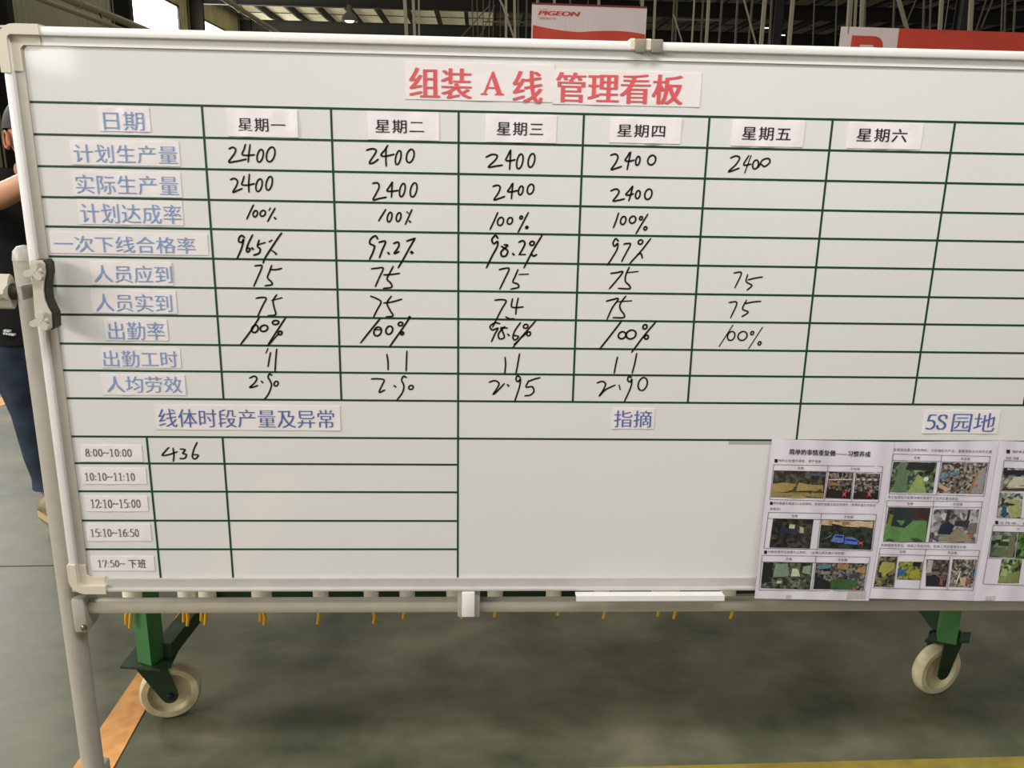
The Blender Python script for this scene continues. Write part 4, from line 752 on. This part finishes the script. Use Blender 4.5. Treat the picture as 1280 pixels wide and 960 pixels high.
# ================================================================= the stand
XL, XR_ = P(84, 767).x, FX1 + .045
stand = thing('whiteboard_stand', 'pale grey metal tube stand holding the whiteboard, with side posts and a lower rail', 'stand', ((XL + XR_) / 2, .01, 0))
post_r = .0242; zt_ = P(24, 306).z
hz = .0155
RZ = P(640, 766.8, .006).z + hz
XL = P(24, 420, .012).x; 
YPO = .026; XP0 = -.918; zt_ = P(24, 306, YPO).z
for X_, s in ((XP0, 1), (FX1 + .012, -1)):
    MB().lathe((X_, YPO, 0), (0, 0, 1), [(.03, post_r), (zt_ - .03, post_r), (zt_ - .03, post_r + .001), (zt_ - .012, post_r * .93), (zt_ - .003, post_r * .6), (zt_, 0)], 28).build('post', M_stand, stand, smooth=True)
    f = MB().box((X_ - .022, -.42, .03), (X_ + .022, .07, .07), .008).build('foot', M_stand, stand, smooth=True)
    for yy_ in (-.39, .04): MB().lathe((X_, yy_, 0), (0, 0, 1), [(0, 0), (0, .024), (.02, .026), (.032, .012), (.032, 0)], 16).build('rubber_pad', M_dark, f)
    # joint plate of the lower rail
    MB().box((X_ + s * .014, -.006, RZ - .055), (X_ + s * .044, .060, RZ + .030), .006).build('rail_joint', M_stand, stand, smooth=True)
    MB().lathe((X_ + s * .038, -.006, RZ - .040), (0, -1, 0), [(0, .007), (.004, .007), (.006, .004), (.006, 0)], 12).build('bolt', mat('bright_bolt', (.6, .58, .5), .2, metal=1), stand, smooth=True)
    # pivot knob on the outer side
    zc = P(20, 367).z if s == 1 else P(20, 367).z
    kb = MB().lathe((X_ - s * (post_r + .006), YPO, zc), (-s, 0, 0), [(-.01, .0), (-.01, .017), (.008, .017), (.008, .0)], 20).build('knob_shaft', M_bracket_d, stand)
    pr = []
    for k in range(24):
        a = 2 * math.pi * k / 24; r = .029 + .007 * math.cos(4 * a); pr.append((X_ - s * (post_r + .012), YPO + r * math.cos(a), zc + r * math.sin(a)))
    MB().prism(pr, (-s * .030, 0, 0)).build('pivot_knob', M_knob, stand)
    # clamp bracket holding the board edge
    Zc = (0, 280, 1 / 6)
    yF = -.048
    out = [(228, 272), (312, 272), (334, 300), (340, 370), (328, 430), (324, 500), (334, 570), (356, 625), (382, 670), (388, 780), (370, 796), (312, 796), (262, 700), (240, 420), (226, 330)]
    poly = [P(*pix(Zc, [q])[0], yF) for q in out]
    if s == -1: poly = [Vector((X_ - (p.x - XP0), p.y, p.z)) for p in poly]
    bk = MB().prism(poly, (0, .004, 0)).build('clamp_bracket', M_knob, stand)
    MB().prism([p + Vector((s * .004, .004, 0)) for p in poly], (0, .027, 0)).build('clamp_body', M_bracket_d, bk)
    cz_ = sum(p.z for p in poly) / len(poly); ex = FX0 - .0045 if s == 1 else FX1 + .0045
    MB().box((ex, yF + .004, cz_ - .014), (ex - s * .007, YPO, cz_ + .014)).build('clamp_arm', M_stand, bk)
    for (cx, cy) in ((245, 362), (292, 738)):
        c = P(*pix(Zc, [(cx, cy)])[0], yF - .012)
        if s == -1: c.x = X_ - (c.x - XP0)
        pts = []
        for k in range(24):
            a = 2 * math.pi * k / 24; r = .0135 + .0065 * math.cos(3 * a + 2.4); pts.append(c + Vector((r * math.cos(a), 0, r * math.sin(a))))
        kk = MB().prism(pts, (0, .010, 0)).build('clamp_knob', M_knob, bk)
        tgt = c + Vector((s * .012, .012, .002))
        MB().tube([c + Vector((0, .004, 0)), tgt], .006, 10).build('knob_neck', M_knob, kk, smooth=True)
MB().box((-.89, .006, RZ - hz), (FX1, .034, RZ + hz), .008).build('lower_rail', M_rail, stand, smooth=True)
# centre catch on the lower rail
ca, cb = P(572, 754).x, P(600, 754).x
cc = MB().box((ca, -.006, RZ - hz - .003), (cb, .044, FZ0 + .001), .003).build('rail_catch', M_alu_in, stand, smooth=True)
MB().box((ca + .010, -.016, RZ - .012), (cb - .012, -.004, FZ0 - .001), .002).build('catch_tongue', M_alu, cc, smooth=True)

# ================================================================= green cart behind
LW, RW = F(212, 893), F(1172, 864)
cart = thing('hook_cart', 'green steel cart on cream nylon casters behind the whiteboard, hung with white sleeves', 'cart', ((LW.x + RW.x) / 2, (LW.y + RW.y) / 2, 0))
ax = (RW - LW).normalized(); nb = Vector((-ax.y, ax.x, 0))          # along the front, and backwards
def caster(hub, fork_top, axis, fw=.036):
    cs = []; axis = Vector(axis).normalized(); r = .079; h = .019
    wv = MB().lathe(hub, axis, [(-h * .3, .0), (-h * .3, .018), (-h * .45, .020), (-h * .3, .045), (-h * .35, .052), (-h, .058), (-h, r - .006), (-h * .6, r), (h * .6, r), (h, r - .006), (h, .058), (h * .35, .052), (h * .3, .045), (h * .45, .020), (h * .3, .018), (h * .3, 0)], 36).build('caster_wheel', M_nylon, cart, smooth=True)
    for sgn in (-1, 1):
        o = axis * sgn * (h + .006)
        d = (hub - fork_top).normalized(); sd = axis.cross(d).normalized()
        pts = [fork_top + o + sd * .036, fork_top + o - sd * .036] + [hub + o + (-sd * math.cos(a) + d * math.sin(a)) * .022 for a in [math.pi * k / 6 for k in range(7)]]
        f = MB().prism(pts, axis * sgn * .004).build('caster_fork', M_green_d, cart)
        MB().lathe(hub + o + axis * sgn * .004, axis * sgn, [(0, .009), (.006, .009), (.008, .005), (.008, 0)], 10).build('axle_nut', M_dark, f)
    return wv
ZP = .195
# left: post, plate, wheel ; the wheel faces slightly left
pL = P(182, 790, LW.y - .02); pL.z = 0
hubL = P(213, 858, LW.y - .0); hubL.z = .079
hubR = P(1171, 831, RW.y); hubR.z = .079
topL = P(196, 822, LW.y - .02); topR = P(1184, 798, RW.y)
caster(hubL, Vector((P(188, 835, LW.y).x, LW.y, ZP - .01)), (.27, -.95, 0))
caster(hubR, Vector((P(1183, 795, RW.y).x, RW.y, ZP - .005)), (.30, -.95, 0))
def cpost(px, Y, z0, z1, name='cart_post'):
    c = P(px, 790, Y); c.z = 0; u = (Vector((.90, -.43, 0))).normalized(); v = Vector((.43, .90, 0)); h = .024
    pts = [c + u * i * h + v * j * h for i, j in ((-1, -1), (1, -1), (1, 1), (-1, 1))]
    return MB().prism([p + Vector((0, 0, z0)) for p in pts], (0, 0, z1 - z0)).build(name, M_green, cart)
cL = cpost(186, LW.y - .03, ZP, 1.25); cR = cpost(1184, RW.y - .03, ZP, 1.25)
# mounting plates
for (pts) in ([(150, 833), (172, 805), (226, 804), (213, 832), (200, 836)], [(1156, 800), (1166, 790), (1214, 790), (1212, 801), (1180, 803)]):
    q = [F(x, y, ZP) for x, y in pts]
    MB().prism([p for p in q], (0, 0, -.007)).build('mounting_plate', M_green_p, cart)
# brace from left plate up and back to the rear beam, rear beam
rb0 = P(262, 742, .62); rbz = rb0.z
back = .30
RBL = Vector((rb0.x, rb0.y, rbz)); RBR = RBL + ax * (RW - LW).length * 1.0
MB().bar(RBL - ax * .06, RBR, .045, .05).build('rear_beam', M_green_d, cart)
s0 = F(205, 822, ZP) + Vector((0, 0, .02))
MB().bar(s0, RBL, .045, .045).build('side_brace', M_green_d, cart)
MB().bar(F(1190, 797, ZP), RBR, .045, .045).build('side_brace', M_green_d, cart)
# upper works hidden by the board from the front: rear posts, sheets added to shade the floor, top beam
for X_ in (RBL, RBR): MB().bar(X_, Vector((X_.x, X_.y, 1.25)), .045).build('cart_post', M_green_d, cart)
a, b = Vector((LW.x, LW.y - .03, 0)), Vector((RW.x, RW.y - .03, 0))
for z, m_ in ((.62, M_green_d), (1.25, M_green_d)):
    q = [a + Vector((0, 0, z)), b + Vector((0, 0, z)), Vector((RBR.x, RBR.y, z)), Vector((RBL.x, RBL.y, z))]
    MB().prism(q, (0, 0, .02)).build('shade_shelf', m_, cart)
# sleeves with yellow hooks
PEG = [(166, 24, 162, 785, 2), (234, 23, 234, 782, 2), (259, 22, 256, 781, 2), (327, 25, 330, 781, 2), (401, 20, 397, 780, 1), (464, 19, 467, 779, 1), (509, 20, 504, 773, 1), (568, 21, 577, 773, 1), (619, 20, 618, 771, 1),
       (692, 20, 697, 769, 1), (752, 20, 754, 773, 1), (824, 20, 822, 770, 1), (840, 20, 842, 773, 1), (910, 20, 913, 773, 1)]
YP = LW.y - .06
for (px, wd, hx, hy, n) in PEG:
    t = (px - 166) / 1000.0; Y = YP + .05 * t
    c = P(px, 742, Y); r = wd / 2 * (Y + 1.85) / FPX
    sl = MB().tube([(c.x, Y, c.z - .025), (c.x, Y, c.z + .20)], r, 16).build('white_sleeve', M_sleeve, cart, smooth=True)
    MB().tube([(c.x, Y, c.z + .20), (c.x, Y, .63)], .008, 8).build('hanging_wire', M_dark, cart)
    e = P(hx, hy, Y)
    MB().tube([(c.x - .004, Y, c.z - .02), e + Vector((.004, 0, .02)), e], [.0055, .005, .004], 8).build('yellow_prong', M_yellow, sl, smooth=True)
    if n == 2:
        e2 = P(hx - 4.5, hy - 5, Y)
        MB().tube([(c.x - .012, Y, c.z - .02), e2 + Vector((.002, 0, .02)), e2], [.005, .0045, .004], 8).build('yellow_prong', M_yellow, sl, smooth=True)

# ================================================================= the person
YB = 1.62
per = thing('person', 'person in a black t-shirt and dark jeans standing behind the left edge of the board', 'person', (P(58, 650, YB).x, YB, 0))
fwd = Vector((.78, -.62, 0)).normalized(); rgt = Vector((fwd.y, -fwd.x, 0)); up = Vector((0, 0, 1))
ear = P(11, 175, YB - .05); head = ear - rgt * .078 + fwd * .012 + up * .012
if True:
    hipc = P(30, 440, YB); hipc.z = .93; chest_x = P(30, 280, YB).x
def skin(name, chains, m, parent, sub=2, root=0):
    vs, es, rs = [], [], []; idx = {}
    for ch in chains:
        prev = None
        for (k, p, r) in ch:
            if k in idx: i = idx[k]
            else: i = len(vs); idx[k] = i; vs.append(Vector(p)); rs.append(r)
            if prev is not None and (prev, i) not in es: es.append((prev, i))
            prev = i
    me = bpy.data.meshes.new(name); me.from_pydata(vs, es, []); o = bpy.data.objects.new(name, me); COL.objects.link(o)
    o.modifiers.new('s', 'SKIN'); sm = o.modifiers.new('u', 'SUBSURF'); sm.levels = sub; sm.render_levels = sub
    for i, sv in enumerate(me.skin_vertices[0].data):
        r = rs[i]; sv.radius = r if isinstance(r, tuple) else (r, r); sv.use_root = (i == root)
    dg = bpy.context.evaluated_depsgraph_get(); ev = bpy.data.meshes.new_from_object(o.evaluated_get(dg)); bpy.data.objects.remove(o)
    n = raw(name, [v.co.copy() for v in ev.vertices], [tuple(p.vertices) for p in ev.polygons], m, parent, smooth=True); return n
pelv = Vector((hipc.x + .02, YB, .94)); spine = pelv + up * .20; chest = pelv + up * .38; neckb = Vector((head.x - .01, YB, head.z - .19)); neckt = head - up * .09 - fwd * .015
shR = chest + rgt * .17 + up * .10; shL = chest - rgt * .17 + up * .10
elR = P(-16, 254, YB - .22); haR = P(62, 214, YB - .34)
elL = shL + Vector((.05, .02, -.28)); haL = elL + fwd * .22 + up * .03
hR, hL = pelv + rgt * .09 - up * .05, pelv - rgt * .09 - up * .05
footR = F(66, 645); ankR = Vector((footR.x, footR.y, .09)); knR = (hR + ankR) / 2 + fwd * .02
ankL = ankR - rgt * .26 + fwd * .12; ankL.z = .09; knL = (hL + ankL) / 2 + fwd * .03
body = [[('p', pelv, (.13, .10)), ('s', spine, (.12, .095)), ('c', chest, (.14, .10)), ('nb', neckb - up * .02, .062), ('nt', neckt, .055), ('h0', head - up * .03, .072)],
        [('c', chest), ('shR', shR), ('elR', elR), ('wR', haR)], []]
skin('body', [[('p', pelv, (.085, .075)), ('s', spine, (.085, .075)), ('c', chest, (.125, .095)), ('nb', neckb, .058), ('nt', neckt, .052)],
              [('c', chest, 0), ('aR', shR, .05), ('eR', elR, .050), ('wR', haR, .036)],
              [('c', chest, 0), ('aL', shL, .05), ('eL', elL, .041), ('wL', haL, .028)],
              [('p', pelv, 0), ('hR', hR, .062), ('kR', knR, .048), ('nR', ankR, .037)], [('p', pelv, 0), ('hL', hL, .062), ('kL', knL, .048), ('nL', ankL, .037)]], M_skin, per)
# head: shaped ovoid with brow, nose and chin
def head_mesh():
    bm = bmesh.new(); bmesh.ops.create_uvsphere(bm, u_segments=32, v_segments=22, radius=1)
    for v in bm.verts:
        x, y, z = v.co            # y forward, x right
        X = x * .076; Y = y * .092; Z = z * .118
        if z < 0: X *= 1 - .34 * (-z) ** 1.4; Y *= 1 - .12 * (-z)
        if y > 0: Y += -.006 * (abs(x) ** 2) - (.012 if z < -.2 else 0) * y
        if y > .75 and abs(x) < .16 and -.35 < z < .1: Y += .022 * (1 - abs(x) / .16) * (1 - abs(z + .22) / .33 if z > -.22 or True else 0)
        if y > .7 and abs(z - .06) < .1 and .2 < abs(x) < .5: Y -= .006
        if y > .7 and abs(z + .52) < .08 and abs(x) < .3: Y += .004
        v.co = head + rgt * X + fwd * Y + up * Z
    r = [v.co.copy() for v in bm.verts], [tuple(q.index for q in f.verts) for f in bm.faces]; bm.free(); return r
vs, fs = head_mesh(); hd = raw('head', vs, fs, M_skin, per, smooth=True)
def ell(c, rx, ry, rz, n=14):
    bm = bmesh.new(); bmesh.ops.create_uvsphere(bm, u_segments=n, v_segments=n // 2 + 3, radius=1)
    r = [c + rgt * v.co.x * rx + fwd * v.co.y * ry + up * v.co.z * rz for v in bm.verts], [tuple(q.index for q in f.verts) for f in bm.faces]; bm.free(); return r
for s in (-1, 1):
    c = head + rgt * s * .078 - fwd * .012 - up * .012
    rim = [c + fwd * (.017 * math.cos(a)) + up * (.031 * math.sin(a) * (1 if math.sin(a) > 0 else .9)) + rgt * s * .010 for a in [2 * math.pi * k / 16 for k in range(15)]]
    e = MB(); e.tube(rim, .0045, 8); e.add(*ell(c + rgt * s * .002, .007, .015, .026)); e.add(*ell(c - up * .026 + rgt * s * .006, .006, .008, .009)); e.build('ear', mat('ear_skin', (.74, .48, .38), .5), hd, smooth=True)
    raw('eye', *ell(head + rgt * s * .031 + fwd * .078 + up * .004, .012, .008, .006), mat('eye_white', (.85, .83, .8), .2), hd, smooth=True)
    raw('eyebrow', *ell(head + rgt * s * .031 + fwd * .086 + up * .028, .018, .004, .004), M_hair, hd)
raw('mouth', *ell(head + fwd * .078 - up * .062, .024, .006, .006), mat('lip', (.62, .34, .30), .5), hd, smooth=True)
hv, hf = ell(head + up * .020 - fwd * .012, .088, .102, .124, 32)
bm = bmesh.new(); V_ = [bm.verts.new(v) for v in hv]
for f in hf: bm.faces.new([V_[i] for i in f])
kill = [v for v in bm.verts if (v.co - head).dot(up) < (-.045 if (v.co - head).dot(fwd) < -.03 else (.028 if (v.co - head).dot(fwd) < .045 else .062))]
bmesh.ops.delete(bm, geom=kill, context='VERTS'); bm.verts.index_update()
raw('hair', [v.co.copy() for v in bm.verts], [tuple(q.index for q in f.verts) for f in bm.faces], M_hair, per, smooth=True); bm.free()
# hands with five fingers
for s, wr, el in ((1, haR, elR), (-1, haL, elL)):
    d = (wr - el).normalized(); sd = d.cross(up).normalized(); pn = sd.cross(d)
    palm = wr + d * .05; ch = [[('w', wr, .026), ('m', palm, (.036, .018))]]
    for k, (of, ln) in enumerate(((-.027, .066), (-.009, .076), (.009, .071), (.027, .056))):
        b_ = palm + sd * of + d * .022; c1 = b_ + d * ln * .5 - pn * .008; c2 = c1 + d * ln * .32 - pn * .018; ch.append([('m', palm, 0), ('b%d' % k, b_, .0095), ('c%d' % k, c1, .0085), ('d%d' % k, c2, .007)])
    tb = wr + d * .025 - sd * .028 * s; ch.append([('m', palm, 0), ('t0', tb, .012), ('t1', tb + d * .035 - sd * .02 * s - pn * .008, .0095), ('t2', tb + d * .06 - sd * .022 * s - pn * .018, .0075)])
    skin('hand', ch, M_skin, per, 2)
# t-shirt: torso and short sleeves, open at the neck and hem
def rings(mb, rows, n=24, cap=True):
    b = len(mb.v)
    for c, rx, ry in rows:
        for k in range(n):
            a = 2 * math.pi * k / n; mb.v.append(Vector(c) + rgt * rx * math.cos(a) + fwd * ry * math.sin(a))
    for i in range(len(rows) - 1):
        for k in range(n): p = b + i * n + k; q = b + i * n + (k + 1) % n; mb.f.append((p, q, q + n, p + n))
    return mb
def torso(h): return pelv + up * h
nk = Vector((neckb.x, neckb.y, neckb.z))
sh_ = MB(); rings(sh_, [(torso(-.150), .160, .118), (torso(-.155), .168, .126), (torso(-.08), .166, .124), (torso(.02), .162, .118), (torso(.14), .156, .112), (torso(.26), .168, .116), (torso(.36), .182, .116), (torso(.43), .180, .105), (torso(.475), .140, .085), (torso(.495), .088, .074), (torso(.505), .074, .068)])
for s_, e_ in ((shR, elR), (shL, elL)):
    s0_ = s_ - up * .045; d_ = (e_ - s0_); L_ = min(.24, d_.length * .6); d_ = d_.normalized()
    sh_.tube([s0_ - d_ * .05, s0_, s0_ + d_ * L_ * .5, s0_ + d_ * L_, s0_ + d_ * (L_ - .004)], [.05, .076, .074, .070, .055], 18, cap=False)
sh_.build('t_shirt', M_shirt, per, smooth=True)
jn = MB(); rings(jn, [(torso(.0), .150, .106), (torso(-.10), .155, .112), (torso(-.19), .150, .108), (torso(-.24), .10, .09)])
for h_, k_, a_ in ((hR, knR, ankR), (hL, knL, ankL)):
    h2 = h_ - up * .06
    jn.tube([h_ + up * .02, h2, h2.lerp(k_, .5), k_ + fwd * .005, k_.lerp(a_, .5), a_ + up * .10, a_ + up * .045, a_ + up * .05], [.07, .088, .080, .066, .060, .060, .062, .048], 18, cap=False)
jn.build('jeans', M_jeans, per, smooth=True)
for an in (ankR, ankL):
    c = an.copy(); c.z = 0; mb = MB(); prof = [(-.075, .030, .055), (-.05, .037, .075), (0, .038, .085), (.06, .042, .065), (.11, .045, .05), (.15, .038, .042), (.175, .018, .030)]; n = 14; vs = []
    for (t, hw, hh) in prof:
        for j in range(n):
            a = 2 * math.pi * j / n; z = max(.012, hh * (.5 + .5 * math.sin(a))); vs.append(c + fwd * t + rgt * hw * math.cos(a) + up * z)
    fs = [(i * n + j, i * n + (j + 1) % n, (i + 1) * n + (j + 1) % n, (i + 1) * n + j) for i in range(len(prof) - 1) for j in range(n)] + [tuple(range(n)), tuple(range((len(prof) - 1) * n, len(prof) * n))]
    mb.add(vs, fs); sh = mb.build('shoe', M_shoe, per, smooth=True)
    sole = [c + fwd * t + rgt * w_ for t, w_ in ((-.08, -.02), (-.08, .02), (-.04, .042), (.1, .050), (.16, .035), (.185, 0), (.16, -.035), (.1, -.050), (-.04, -.042))]
    MB().prism(sole, (0, 0, .022)).build('sole', mat('shoe_sole', (.78, .70, .52), .6), sh)
# small white print on the shirt hem, unreadable in the photograph
mk = MB()
for (x0, x1, y) in ((4, 7.5, 412.5), (8, 12, 413), (3.6, 6.5, 416), (7, 9.5, 416.5), (10, 13, 417), (13.5, 17.5, 417.5)):
    a_, b_ = P(x0, y, YB - .165), P(x1, y + 2.2, YB - .165); mk.box((a_.x, YB - .165, b_.z), (b_.x, YB - .15, a_.z))
mk.build('hem_print', mat('white_print', (.85, .85, .85), .6), per)
